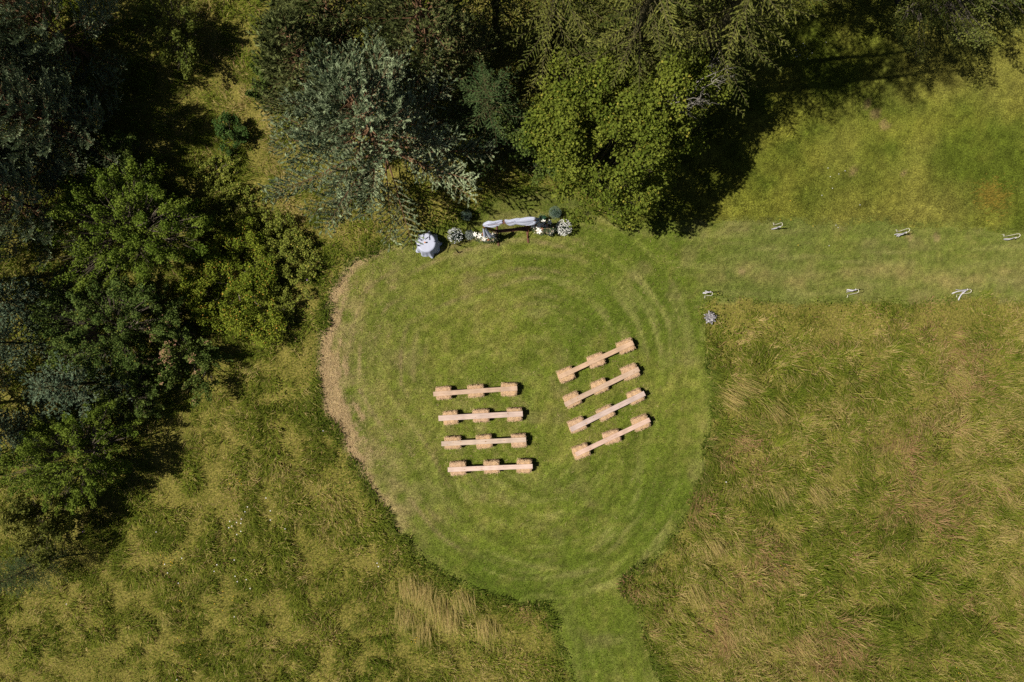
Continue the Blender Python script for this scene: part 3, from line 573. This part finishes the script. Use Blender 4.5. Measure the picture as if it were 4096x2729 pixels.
# ------------------------------------------------------------------ straw bale benches
def bale_meshes(seed):
    rng = np.random.default_rng(seed); lx_, ly_, lz_ = .72, .60, .40; nx, ny, nz = 13, 11, 8; V, F = [], []
    ph = rng.uniform(0, 6.28, 6); notch = rng.choice([-1, 1], 2); nx0 = rng.uniform(-.12, .12)
    def shape(p):
        u = p / (np.array([lx_, ly_, lz_]) / 2); q = u / np.maximum((np.abs(u) ** 7).sum(1, keepdims=True) ** (1 / 7.), 1e-6) * np.abs(u).max(1, keepdims=True)
        q = q * np.array([lx_, ly_, lz_]) / 2
        for s_, x_ in ((1, nx0 + .1), (-1, nx0 - .08)):
            g = np.exp(-((q[:, 0] - x_) / .05) ** 2) * (u[:, 1] * s_ > .6); q[:, 1] -= s_ * g * .035
        q[:, 0] += .018 * np.sin(q[:, 1] * 14 + ph[0]) * np.sign(u[:, 0]) * (np.abs(u[:, 0]) > .9); q[:, 1] += .012 * np.sin(q[:, 0] * 17 + ph[1]); q[:, 2] += .010 * np.sin(q[:, 0] * 22 + ph[2]) * (u[:, 2] > .9)
        return q + rng.normal(0, .006, q.shape)
    mb = MB()
    for ax in range(3):
        for s_ in (-1, 1):
            o = [k for k in range(3) if k != ax]; dims = [(nx, ny, nz)[k] for k in o]; L_ = [lx_, ly_, lz_]
            a_, b_ = np.meshgrid(np.linspace(-.5, .5, dims[0]), np.linspace(-.5, .5, dims[1]), indexing='ij'); p = np.zeros((a_.size, 3))
            p[:, o[0]] = a_.ravel() * L_[o[0]]; p[:, o[1]] = b_.ravel() * L_[o[1]]; p[:, ax] = s_ * L_[ax] / 2
            i_, j_ = np.meshgrid(np.arange(dims[0] - 1), np.arange(dims[1] - 1), indexing='ij'); k_ = (i_ * dims[1] + j_).ravel()
            f = np.stack([k_, k_ + dims[1], k_ + dims[1] + 1, k_ + 1], 1)
            if (s_ < 0) ^ (ax == 1): f = f[:, ::-1]
            q = shape(p); q[:, 2] += lz_ / 2; q[:, 2] = np.maximum(q[:, 2], 0.0)
            mb.add(q, f, mix((.44, .285, .165), (.56, .385, .240), rng.random(len(q))))
    tone_ = np.random.default_rng(seed + 50).uniform(.82, 1.08); warm = np.random.default_rng(seed + 51).uniform(.9, 1.1)
    mb.T = [t * tone_ * np.array([1, .98, warm * .95]) for t in mb.T]; body = mb.mesh('straw_body', M_BALE, True)
    n = 900; mb = MB(); face = rng.random(n); p = np.zeros((n, 3)); u = rng.uniform(-1, 1, (n, 3))
    top = face < .55; p = u * [lx_ / 2, ly_ / 2, lz_ / 2]; p[top, 2] = lz_ / 2
    sd_ = (~top) & (face < .8); p[sd_, 1] = np.sign(u[sd_, 1]) * ly_ / 2; en = face >= .8; p[en, 0] = np.sign(u[en, 0]) * lx_ / 2
    p[:, :2] *= .97; p[:, 2] += lz_ / 2
    ang = np.where(top, rng.normal(1.57, .7, n) + (rng.random(n) < .5) * 3.14, np.arctan2(p[:, 1] * (1 - en) , p[:, 0] * en) + rng.normal(0, .6, n))
    Ls = np.where(top, rng.uniform(.05, .12, n), rng.uniform(.02, .055, n))
    blades(mb, p, ang, Ls, np.where(top, rng.uniform(1.35, 1.57, n), rng.uniform(1.0, 1.9, n)), rng.uniform(.006, .013, n), mix((.40, .255, .14), (.62, .45, .295), rng.random(n)))
    loose = mb.mesh('loose_straw', M_STRAW)
    tw_ = MB()
    for x_ in (nx0 - .1, nx0 + .12): pass
    th = np.linspace(0, 2 * math.pi, 25)
    def loop(x_):
        m_ = MB(); u_ = np.stack([np.cos(th), np.sin(th)], 1); u_ = u_ / (np.abs(u_) ** 8).sum(1, keepdims=True) ** (1 / 8.)
        tube(m_, np.stack([np.full(25, x_), u_[:, 0] * (ly_ / 2 - .004), lz_ / 2 + .002 + u_[:, 1] * (lz_ / 2 + .001)], 1), .004, 4, (.3, .2, .1), False); return m_.mesh('twine', M_TWINE)
    return body, loose, loop(-.17), loop(.17)
BV = [bale_meshes(900 + q) for q in range(6)]
BH = .40
rng = np.random.default_rng(77)
def Z7(x_, y_): return (1700 + x_ * .4145, 1300 + y_ * .4145)
ROWS = [('left', [(80,668),(890,612)], [(178,658),(488,640),(810,625)], 3), ('left', [(130,902),(943,858)], [(245,898),(540,878),(863,868)], 2),
        ('left', [(158,1148),(975,1108)], [(265,1140),(570,1130),(905,1120)], 2), ('left', [(220,1398),(1038,1365)], [(318,1388),(643,1373),(958,1366)], 1),
        ('right', [(1295,503),(2010,172)], [(1362,483),(1655,343),(1940,205)], 21), ('right', [(1350,772),(2065,425)], [(1423,725),(1688,595),(1983,455)], 22),
        ('right', [(1405,1012),(2120,660)], [(1468,968),(1745,853),(2035,693)], 22), ('right', [(1455,1252),(2170,915)], [(1508,1225),(1805,1085),(2085,948)], 21)]
ORD = ['first', 'second', 'third', 'last']; TONE = [.72 * np.array(q) * (1.0, 1.04, 1.22) for q in [(.60, .40, .24), (.58, .42, .30), (.60, .44, .29), (.62, .44, .31), (.60, .39, .215), (.60, .41, .25), (.55, .405, .30), (.585, .395, .265)]]
WID = [.215, .25, .225, .215, .22, .23, .24, .215]
for bi, (side, pl, bs, rot) in enumerate(ROWS):
    o_ = ORD[bi % 4]; where = f'{o_} {"straight" if side == "left" else "slanted"} bench from the arch'
    for q, c in enumerate(bs):
        bx_, by_ = W(*Z7(*c), BH); end = ('straw-rim end', 'middle', 'aisle end')[q] if side == 'left' else ('aisle end', 'middle', 'meadow end')[q]
        root = thing('straw_bale', f'straw bale under the {end} of the {where}', 'straw bale', (bx_, by_, 0), math.radians(rot + rng.normal(0, 2.5)) + (math.pi if rng.random() < .5 else 0), 'straw bales carrying the bench planks')
        root.scale = (rng.uniform(.95, 1.06), rng.uniform(.94, 1.05), 1)
        v = BV[(bi * 3 + q * 2 + bi) % 6]
        link('straw_body', v[0], root); link('loose_straw', v[1], root, kind='stuff'); link('twine', v[2], root); link('twine', v[3], root)
    a_ = np.array(W(*Z7(*pl[0]), BH + .04)); b_ = np.array(W(*Z7(*pl[1]), BH + .04)); L_ = np.linalg.norm(b_ - a_); an = math.atan2(b_[1] - a_[1], b_[0] - a_[0])
    mb = MB(); n = 21; xs_ = np.linspace(-L_ / 2, L_ / 2, n); t_ = .040; w_ = WID[bi]; bow = .006 * np.cos(np.linspace(-1.57, 1.57, n)); ch = .005
    prof = np.array([(-w_/2+ch, 0), (w_/2-ch, 0), (w_/2, ch), (w_/2, t_-ch), (w_/2-ch, t_), (-w_/2+ch, t_), (-w_/2, t_-ch), (-w_/2, ch)]); m = 8
    V = np.array([[x_, p_[0] + b2, p_[1]] for x_, b2 in zip(xs_, bow) for p_ in prof])
    i_, j_ = np.meshgrid(np.arange(n - 1), np.arange(m), indexing='ij'); i_, j_ = i_.ravel(), j_.ravel()
    T = np.tile(TONE[bi] * rng.uniform(.86, 1.08), (len(V), 1)) * np.repeat(rng.uniform(.86, 1.08, n), m)[:, None]
    mb.add(V, np.stack([i_ * m + j_, (i_ + 1) * m + j_, (i_ + 1) * m + (j_ + 1) % m, i_ * m + (j_ + 1) % m], 1)[:, ::-1], T)
    mb.F.append(np.array([list(range(m))[::1], list(range((n - 1) * m, n * m))[::-1]]))
    tonew = ('honey coloured', 'pale knotty', 'pale', 'pale straight', 'honey coloured', 'knotty', 'greyish', 'brownish')[bi]
    root = thing('bench_plank', f'{tonew} plank lying on three bales, {where}', 'plank', ((a_[0] + b_[0]) / 2, (a_[1] + b_[1]) / 2, BH + .006), an, 'planks of the straw bale benches')
    mb.obj('board', M_PLANK, root)
    for q in range(5):                                         # knots: flat dark ovals of the wood itself
        mk = MB(); kx, ky, kr = rng.uniform(-L_ / 2 + .1, L_ / 2 - .1), rng.uniform(-.07, .07), rng.uniform(.012, .026); th = np.arange(9) * 2 * math.pi / 9
        mk.add(np.stack([kx + np.cos(th) * kr * 1.5, ky + np.sin(th) * kr, np.full(9, t_ + .0015)], 1), [list(range(9))], np.array((.33, .19, .10)) * rng.uniform(.7, 1.2)); mk.obj('knot', M_PLANK, root)

# ------------------------------------------------------------------ hexagonal wooden arch with its white drape
AX, AY = W(2047, 921); AROT = math.radians(5.5)
arch = thing('wedding_arch', 'dark brown hexagonal wooden arch in front of the trees', 'arch', (AX, AY, 0), AROT)
HEX = [(-.74, .06), (.74, .06), (1.28, 1.66), (1.0, 2.36), (-1.0, 2.36), (-1.26, 1.66)]
for q in range(6):
    a_, b_ = np.array(HEX[q]), np.array(HEX[(q + 1) % 6]); dv = b_ - a_; L_ = np.linalg.norm(dv); u_ = dv / L_; wv = np.array([-u_[1], u_[0]])
    mb = MB(); M3 = np.array([[u_[0], 0, wv[0]], [0, 1, 0], [u_[1], 0, wv[1]]])
    box(mb, ((a_ + b_)[0] / 2, 0, (a_ + b_)[1] / 2), (L_ + .02, .15 + .004 * (q % 2), .05), tint=(.1, .05, .02), M=M3)
    o = mb.obj('beam', M_WOOD, arch)
for x_ in (-.70, .70):
    mb = MB(); box(mb, (x_, -.20, .035), (.07, .95, .07)); mb.obj('foot', M_WOOD, arch)
for x_ in (-1, 1):
    mb = MB(); tube(mb, [(x_ * .70, -.45, .07), (x_ * .80, -.03, .42)], .02, 4); mb.obj('brace', M_WOOD, arch)
drape = thing('chiffon_drape', 'sheer white chiffon draped in swags over the arch', 'drape', (AX, AY, 0), AROT)
def cloth(mb, fn, nu, nv):
    u_, v_ = np.meshgrid(np.linspace(0, 1, nu), np.linspace(0, 1, nv), indexing='ij'); V = fn(u_.ravel(), v_.ravel())
    i_, j_ = np.meshgrid(np.arange(nu - 1), np.arange(nv - 1), indexing='ij'); k_ = (i_ * nv + j_).ravel(); mb.add(V, np.stack([k_, k_ + nv, k_ + nv + 1, k_ + 1], 1), (.8, .8, .85))
def top_z(x_): return np.where(np.abs(x_) < 1.0, 2.43, 2.43 - (np.abs(x_) - 1.0) / .30 * .5)
for (x0, x1, sag, fwd, ph) in [(-1.26, -.42, .20, .11, 0), (-.30, .36, .22, .12, 2), (.08, 1.22, .30, .19, 4)]:
    def fn(u_, v_, x0=x0, x1=x1, sag=sag, fwd=fwd, ph=ph):
        x_ = x0 + (x1 - x0) * u_; bell = np.sin(np.clip(u_, 0, 1) * math.pi) ** .7
        yy = .085 - v_ * (.13 + fwd * bell) + .02 * np.sin(v_ * 20 + ph + u_ * 7); zz = top_z(x_) + .04 * (1 - np.abs(2 * np.clip(v_ * 1.6, 0, 1) - 1)) - np.clip(v_ - .45, 0, 1) * sag * 1.5 * bell + .028 * np.sin(v_ * 19 + u_ * 8 + ph)
        return np.stack([x_ + .02 * np.sin(v_ * 9), yy, zz], 1)
    mb = MB(); cloth(mb, fn, 26, 18); mb.obj('swag', M_CLOTH, drape, True)
def tail(u_, v_):
    w_ = .10 + .22 * u_; x_ = -1.24 + .10 * u_ + (v_ - .35) * w_ * 1.7 + .03 * np.sin(v_ * 12); return np.stack([x_, -.10 - .22 * u_ - .05 * np.sin(v_ * 14) - .06 * v_, 1.86 - .95 * u_ + .05 * np.sin(v_ * 9 + 1)], 1)
mb = MB(); cloth(mb, tail, 16, 16); mb.obj('tail', M_CLOTH, drape, True)
def tail2(u_, v_): return np.stack([1.22 + (v_ - .5) * .16 + .02 * np.sin(v_ * 12), -.09 - .06 * u_ - .03 * np.sin(v_ * 10), 1.75 - .8 * u_], 1)
mb = MB(); cloth(mb, tail2, 12, 10); mb.obj('tail', M_CLOTH, drape, True)

# ------------------------------------------------------------------ flowers round the arch
rng = np.random.default_rng(88)
def pot(root, r_, h_, name='pot'):
    mb = MB(); zz = np.array([0, .02, h_ * .85, h_, h_, h_ - .03]); rr2 = np.array([r_ * .72, r_ * .75, r_ * .98, r_, r_ * .9, r_ * .85]); m = 16; th = np.arange(m) * 2 * math.pi / m
    V = np.concatenate([np.stack([np.cos(th) * a, np.sin(th) * a, np.full(m, b)], 1) for a, b in zip(rr2, zz)]); i_, j_ = np.meshgrid(np.arange(5), np.arange(m), indexing='ij'); i_, j_ = i_.ravel(), j_.ravel()
    mb.add(V, np.stack([i_ * m + j_, i_ * m + (j_ + 1) % m, (i_ + 1) * m + (j_ + 1) % m, (i_ + 1) * m + j_], 1)); mb.F.append(np.array([list(range(5 * m, 6 * m))])); mb.obj(name, M_POT, root, True)
def blob(mb, c, r_, tint):
    V = np.array([(1,0,0),(-1,0,0),(0,1,0),(0,-1,0),(0,0,1),(0,0,-1)]) * r_ * rng.uniform(.7, 1.2, (6, 1)) + c; mb.add(V, [(0,2,4),(2,1,4),(1,3,4),(3,0,4),(2,0,5),(1,2,5),(3,1,5),(0,3,5)], tint)
def flower_ball(name, label, px, py, r_, zc, nfl, fr, white, green, fine=False):
    """a globe of sprays in a low pot"""
    root = thing(name, label, 'flower ball', (*W(px, py, zc), 0), rng.uniform(0, 6), 'flower balls standing beside the arch'); pot(root, r_ * .55, zc * .62)
    mb = MB(); n = 900; v = rand_unit(rng, n); v[:, 2] = v[:, 2] * .8 + .1; P = np.array([0, 0, zc]) + v * (r_ * .96 * rng.random((n, 1)) ** .4); leaves(mb, P, v + rng.normal(0, .5, (n, 3)), rng.uniform(.03, .07, n), np.array(green) * rng.uniform(.6, 1.4, (n, 1)), rng, .4)
    for q in range(60):
        e = np.array([0, 0, zc]) + rand_unit(rng, 1)[0] * r_ * .95; tube(mb, [(0, 0, zc * .6), e], [.004, .002], 3, np.array(green) * .9, False)
    mb.obj('foliage', M_LEAF, root, kind='stuff')
    mb = MB(); v = rand_unit(rng, nfl); v[:, 2] = np.where(v[:, 2] < -.35, -v[:, 2], v[:, 2])
    for e in v:
        c = np.array([0, 0, zc]) + e * r_ * rng.uniform(.86, 1.06)
        if fine:
            for w in range(2): blob(mb, c + rng.normal(0, .012, 3), fr, np.array(white) * rng.uniform(.75, 1.1))
        else:
            for w in range(3): blob(mb, c + rng.normal(0, fr * .55, 3), fr * .75, np.array(white) * rng.uniform(.85, 1.05))
    mb.obj('blossom', M_PETAL, root, kind='stuff')
    return root
flower_ball('flower_ball', 'white and dark green flower ball nearest the round table', 1820, 943, .35, .5, 170, .021, (.80, .82, .80), (.03, .055, .035))
flower_ball('flower_ball', 'small grey-green flower ball beside the round white blooms', 1879, 940, .22, .4, 260, .010, (.42, .46, .42), (.10, .125, .10), True)
flower_ball('flower_ball', 'dense white flower ball at the open end of the arch', 2256, 910, .36, .5, 330, .021, (.85, .85, .80), (.04, .07, .04))
flower_ball('flower_ball', 'dark grey-green round flower ball behind the arch flowers', 2220, 851, .29, .5, 420, .009, (.22, .30, .24), (.055, .10, .06), True)
flower_ball('flower_ball', 'shaded green flower ball half hidden under the pine branches', 1866, 862, .25, .45, 260, .009, (.16, .22, .18), (.05, .085, .05), True)
def lily(root, c, nrm_, size):
    mb = MB(); N_ = nrm(np.array(nrm_, float)); u_ = nrm(np.cross(N_, [0.3, 1, .2])); v_ = np.cross(N_, u_); c = np.array(c)
    for q in range(6):
        a_ = q * math.pi / 3 + rng.normal(0, .08); dr = u_ * math.cos(a_) + v_ * math.sin(a_); sd_ = np.cross(N_, dr); pts = []
        for s_, w_, hh in ((.06, .14, 0), (.35, .44, .18), (.7, .42, .24), (1.0, .04, .10)):
            pts += [c + (dr * s_ + sd_ * w_ * .5 + N_ * hh) * size, c + (dr * s_ + N_ * (hh - .05)) * size, c + (dr * s_ - sd_ * w_ * .5 + N_ * hh) * size]
        f = [[3 * k + e, 3 * k + e + 1, 3 * k + e + 4, 3 * k + e + 3] for k in range(3) for e in (0, 1)]; mb.add(np.array(pts), f, np.array((.80, .78, .72)) * rng.uniform(.92, 1.05))
    for q in range(4): tube(mb, [c, c + (N_ * .45 + rng.normal(0, .12, 3)) * size], .004, 3, (.45, .30, .08), False)
    mb.obj('lily', M_PETAL, root)
def rose(root, c, size, colr):
    mb = MB(); c = np.array(c); n = 22
    for q in range(n):
        f = q / n; a_ = q * 2.4; rr3 = size * (.12 + .85 * f); hh = size * (.75 - .55 * f); dr = np.array([math.cos(a_), math.sin(a_), 0]); sd_ = np.array([-dr[1], dr[0], 0]); w_ = size * (.30 + .45 * f)
        V = [c + dr * rr3 * .4 - sd_ * w_ * .5, c + dr * rr3 * .4 + sd_ * w_ * .5, c + dr * rr3 + sd_ * w_ * .42 + [0, 0, hh], c + dr * rr3 * 1.05 + [0, 0, hh * 1.05], c + dr * rr3 - sd_ * w_ * .42 + [0, 0, hh]]
        mb.add(np.array(V), [[0, 1, 2, 3, 4]], np.array(colr) * rng.uniform(.8, 1.15))
    mb.obj('rose', M_PETAL, root)
def frond(mb, b_, e_, w_, colr, n=9, lift=.12):
    b_, e_ = np.array(b_, float), np.array(e_, float); s_ = np.linspace(0, 1, n)[:, None]; P = b_ + (e_ - b_) * s_; P[:, 2] += np.sin(s_[:, 0] * math.pi) * lift; tube(mb, P, .004, 3, colr, False); dr = nrm(e_ - b_); sd_ = nrm(np.cross(dr, [0, 0, 1.0]))
    for k in range(1, n):
        for g in (-1, 1):
            l_ = w_ * math.sin(min(1, k / n * 1.15 + .12) * math.pi) + .02; t_ = P[k] + sd_ * g * l_ + dr * l_ * .6; h_ = dr * .018
            mb.add([P[k] - h_, P[k] + h_, t_ + [0, 0, .01]], [[0, 1, 2]], np.array(colr) * rng.uniform(.75, 1.3))
def arrangement(label, px, py, rx, ry, lil, ros, silver, lift=0.0):
    zc = .42 + lift; c0 = W(px, py, zc); root = thing('flower_arrangement', label, 'flowers', (*c0, 0), 0, 'flower arrangements at the arch feet'); hold = pot(root, .2, .3 + lift, 'vase')
    mb = MB(); n = 500; a_ = rng.uniform(0, 6.28, n); rr4 = rng.random(n) ** .5; P = np.stack([np.cos(a_) * rr4 * rx, np.sin(a_) * rr4 * ry, .12 + .30 * (1 - rr4 ** 2) + rng.normal(0, .03, n)], 1)
    leaves(mb, P, rng.normal(0, .6, (n, 3)) + [0, 0, 1], rng.uniform(.05, .11, n), mix((.03, .06, .025), (.11, .14, .06), rng.random(n)), rng, .5)
    for q in range(26):
        a2 = rng.uniform(0, 6.28); e_ = (math.cos(a2) * rx * 1.1, math.sin(a2) * ry * 1.1, rng.uniform(.08, .3)); frond(mb, (0, 0, .3), e_, rng.uniform(.05, .09), mix((.035, .07, .025), (.20, .21, .12), rng.random(1))[0])
    mb.obj('foliage', M_LEAF, root, kind='stuff')
    mb = MB()
    for sx, sy, sr in silver:
        for q in range(150):
            p = np.array([sx, sy, .25]) + rng.normal(0, sr * .5, 3) * [1, 1, .5]; blob(mb, p, .012, np.array((.40, .43, .40)) * rng.uniform(.6, 1.3))
    for q in range(110): blob(mb, np.array([rng.uniform(-rx, rx) * .85, rng.uniform(-ry, ry) * .85, rng.uniform(.3, .45)]), .02, mix((.75, .70, .55), (.65, .40, .25), rng.random(1))[0])
    mb.obj('filler_blossom', M_PETAL, root, kind='stuff')
    for ch in root.children:
        if ch.name.startswith(('foliage', 'filler')): ch.location.z = lift
    for (x_, y_, s_) in lil: lily(root, (x_, y_, .42 + lift), (x_ * .8 + rng.normal(0, .2), y_ * .8 - .35, 1), s_ * 1.3)
    for (x_, y_, s_) in ros: rose(root, (x_, y_, .42 + lift), s_ * 1.2, (.66, .34, .20))
def K1(x_, y_): return ((1640 + x_ * .153 - 1943) / 86.4, -(850 + y_ * .153 - 945) / 86.4)
def K2(x_, y_): return ((1900 + x_ * .1784 - 2176) / 86.4, -(830 + y_ * .1784 - 911) / 86.4)
arrangement('lilies and two peach roses at the arch foot towards the pine', 1943, 947, .56, .26, [(*K1(*p), s_) for p, s_ in [((1710,560),.10),((1815,600),.11),((1960,650),.11),((2000,610),.10),((2065,600),.09),((2165,590),.09),((1925,690),.08)]],
            [(*K1(*p), .06) for p in [(1915,565),(2055,560)]] + [(*K1(2040,700), .05)], [(.0, -.12, .08)], .25)
arrangement('lilies and peach roses at the arch foot towards the hazel', 2176, 911, .54, .32, [(*K2(*p), s_) for p, s_ in [((1305,410),.11),((1490,415),.12),((1430,455),.10),((1440,530),.12),((1535,325),.10),((1670,335),.10),((1600,420),.08)]],
            [(*K2(*p), .065) for p in [(1440,355),(1495,480),(1605,400)]] + [(*K2(1575,330), .04)], [(.30, -.16, .14), (.38, -.06, .10)], .55)
r0 = thing('fan_palm', 'dark green fan-leaved plant behind the arch flowers', 'plant', (*W(2168, 872, .4), 0)); pot(r0, .14, .22); mb = MB()
for q in range(22):
    a_ = q / 22 * 6.28 + rng.normal(0, .1); l_ = rng.uniform(.18, .27); sd_ = np.array([-math.sin(a_), math.cos(a_), 0]) * .018; e_ = np.array([math.cos(a_) * l_, math.sin(a_) * l_, .42 + rng.uniform(-.06, .06)]); m_ = e_ * .55 + [0, 0, .2]
    mb.add([np.array([0, 0, .22]), m_ - sd_, e_, m_ + sd_], [[0, 1, 2, 3]], np.array((.02, .065, .035)) * rng.uniform(.7, 1.5))
mb.obj('fan_leaf_tuft', M_LEAF, r0, kind='stuff')

# ------------------------------------------------------------------ round table under a white cloth
tcx, tcy = W(1708, 974, .5)
tb = thing('round_table', 'round table hidden under the white cloth by the pine', 'table', (tcx, tcy, 0)); mb = MB(); th = np.linspace(0, 2 * math.pi, 29)
tube(mb, [(0, 0, .70), (0, 0, .725)], .40, 28); mb.obj('table_top', M_WOOD, tb)
for q in range(3):
    mb = MB(); a_ = q * 2.094; tube(mb, [(math.cos(a_) * .28, math.sin(a_) * .28, 0), (math.cos(a_) * .2, math.sin(a_) * .2, .70)], .02, 6); mb.obj('leg', M_WOOD, tb)
cl = MB(); nth, nr = 96, 22; th = np.arange(nth) * 2 * math.pi / nth; rings = []
fold = .5 * np.sin(9 * th + .6) + .3 * np.sin(5 * th + 2) + .3 * np.sin(14 * th); hem = .05 * np.sin(7 * th + 1) + .03 * np.sin(12 * th)
for q in range(nr):
    f = q / (nr - 1)
    if f < .4: rr5 = .42 * f / .4; zz5 = np.full(nth, .735) + .006 * np.sin(th * 6 + f * 9) * f; rr5 = np.full(nth, rr5)
    else:
        g = (f - .4) / .6; rr5 = .42 + .02 * min(1, g * 8) + g * (.12 + .075 * fold) + .04 * np.maximum(0, g - .8) * 5 * (.5 + .5 * np.sin(9 * th)); zz5 = np.maximum(.012, .735 - .02 * min(1, g * 8) - g ** .9 * (.70 + hem))
    rings.append(np.stack([np.cos(th) * rr5, np.sin(th) * rr5, zz5], 1))
i_, j_ = np.meshgrid(np.arange(nr - 1), np.arange(nth), indexing='ij'); i_, j_ = i_.ravel(), j_.ravel()
cl.add(np.concatenate(rings), np.stack([i_ * nth + j_, (i_ + 1) * nth + j_, (i_ + 1) * nth + (j_ + 1) % nth, i_ * nth + (j_ + 1) % nth], 1))
o = cl.obj('tablecloth', M_CLOTH, None, True, label='white tablecloth with a scalloped hem under the pine', category='tablecloth'); o.location = (tcx, tcy, .001)
cd = thing('candle_jar', 'small cream and orange candle on the white tablecloth', 'candle', (tcx - .06, tcy + .0, .738)); mb = MB(); tube(mb, [(0, 0, 0), (0, 0, .11)], .032, 12); mb.obj('wax', mat('cream_wax', .5, .3, color=(.75, .58, .42)), cd, True)
mb = MB(); tube(mb, [(0, 0, .11), (0, 0, .13)], .034, 12); mb.obj('lid', mat('copper_lid', .4, .5, color=(.50, .20, .07)), cd)

# ------------------------------------------------------------------ hook stands along the aisle
def hook_stand(label, px, py, yaw, tilt, spread, tails, seed):
    rng = np.random.default_rng(seed); root = thing('hook_stand', label, 'hook stand', (*W(px, py), 0), yaw, 'white hook stands lining the aisle'); root.rotation_euler = (tilt[0], tilt[1], yaw)
    mb = MB(); th = np.linspace(math.pi, -.15 * math.pi, 12); R_ = .085
    P = [(0, 0, -.03), (0, 0, .5), (0, 0, .88)] + [(R_ + R_ * math.cos(t), 0, 1.0 + R_ * 2.1 * math.sin(t)) for t in th] + [(2 * R_ - .035, 0, .92), (2 * R_ - .02, 0, .885), (2 * R_ + .03, 0, .89), (2 * R_ + .035, 0, .92)]
    tube(mb, P, .011, 8); mb.obj('pole', M_PAINT, root, True)
    mb = MB(); tube(mb, [(0, 0, .16), (-.10, 0, .16), (-.11, 0, .14), (-.11, 0, -.03)], .009, 6); mb.obj('ground_prong', M_PAINT, root, True)
    mb = MB(); tube(mb, [(2 * R_ - .01, 0, .90), (2 * R_ - .01, 0, .94)], [.03, .022], 8); mb.obj('knot', M_RIBBON, root, True)
    for q in range(tails):
        mb = MB(); n = 14; a_ = rng.uniform(0, 6.28); l_ = rng.uniform(.62, .86); dx, dy = rng.normal(0, spread, 2); w0, w1 = .022, rng.uniform(.04, .075); ph = rng.uniform(0, 6); V = []
        for k in range(n):
            f = k / (n - 1); c = np.array([2 * R_ - .01 + dx * f ** 1.5 + .012 * math.sin(f * 8 + ph), dy * f ** 1.5 + .012 * math.cos(f * 7 + ph), .92 - l_ * f]); sd_ = np.array([math.cos(a_ + f * .8), math.sin(a_ + f * .8), 0]); pr_ = np.array([-sd_[1], sd_[0], 0]); w_ = w0 + (w1 - w0) * f
            V += [c - sd_ * w_ * .5, c - sd_ * w_ * .2 + pr_ * .02, c + sd_ * w_ * .2 - pr_ * .02, c + sd_ * w_ * .5]
        mb.add(np.array(V), [[4 * k + e, 4 * k + e + 1, 4 * k + e + 5, 4 * k + e + 4] for k in range(n - 1) for e in range(3)]); mb.obj('ribbon', M_RIBBON, root, True)
    return root
UP, DN = math.radians(90), math.radians(-90)
hook_stand('white hook stand with ribbons, first on the upper side of the aisle', 3090, 903, DN, (0, .04), .05, 4, 1)
hook_stand('white hook stand with ribbons beside the pinkish soil patch', 3580, 931, DN, (0, -.03), .06, 4, 2)
hook_stand('white hook stand with ribbons, last on the upper side of the aisle', 4006, 949, DN, (0, .0), .03, 3, 3)
hook_stand('white hook stand with ribbons next to the silver plant', 2815, 1183, UP, (.05, -.06), .03, 3, 4)
hook_stand('white hook stand with ribbons, second on the meadow side of the aisle', 3384, 1181, UP, (0, .03), .07, 4, 5)
hook_stand('white hook stand whose ribbon blows out sideways over the meadow edge', 3818, 1180, UP, (0, .02), .16, 4, 6)
# ------------------------------------------------------------------ the silver plant beside the lawn
sp = thing('silver_plant', 'silver-grey leafy plant in a pot where aisle meets lawn', 'plant', (*W(2842, 1270, .3), 0)); pot(sp, .15, .24)
rng = np.random.default_rng(99)
for q in range(46):
    f = q / 46; a_ = q * 2.4; l_ = .10 + .22 * f + rng.uniform(-.03, .03); el = math.radians(75 - 72 * f + rng.normal(0, 9)); dr = np.array([math.cos(a_) * math.cos(el), math.sin(a_) * math.cos(el), math.sin(el)]); sd_ = np.array([-math.sin(a_), math.cos(a_), 0]); nn_ = np.cross(dr, sd_); b_ = np.array([0, 0, .24 + .08 * (1 - f)]); w_ = rng.uniform(.07, .12); V = []
    for s_, ww in ((0, .25), (.35, .7), (.7, 1.0), (.92, .8), (1.06, .25)):
        for e in (-1, -.3, .3, 1): V.append(b_ + dr * l_ * s_ + sd_ * e * ww * w_ * .5 + nn_ * (-.02 * abs(e) + rng.normal(0, .008)) - np.array([0, 0, .05 * s_ * s_]))
    mb = MB(); mb.add(np.array(V), [[4 * k + e, 4 * k + e + 1, 4 * k + e + 5, 4 * k + e + 4] for k in range(4) for e in range(3)], np.array((.25, .235, .245)) * rng.uniform(.4, 1.25)); mb.obj('leaf', M_SILVER, sp)
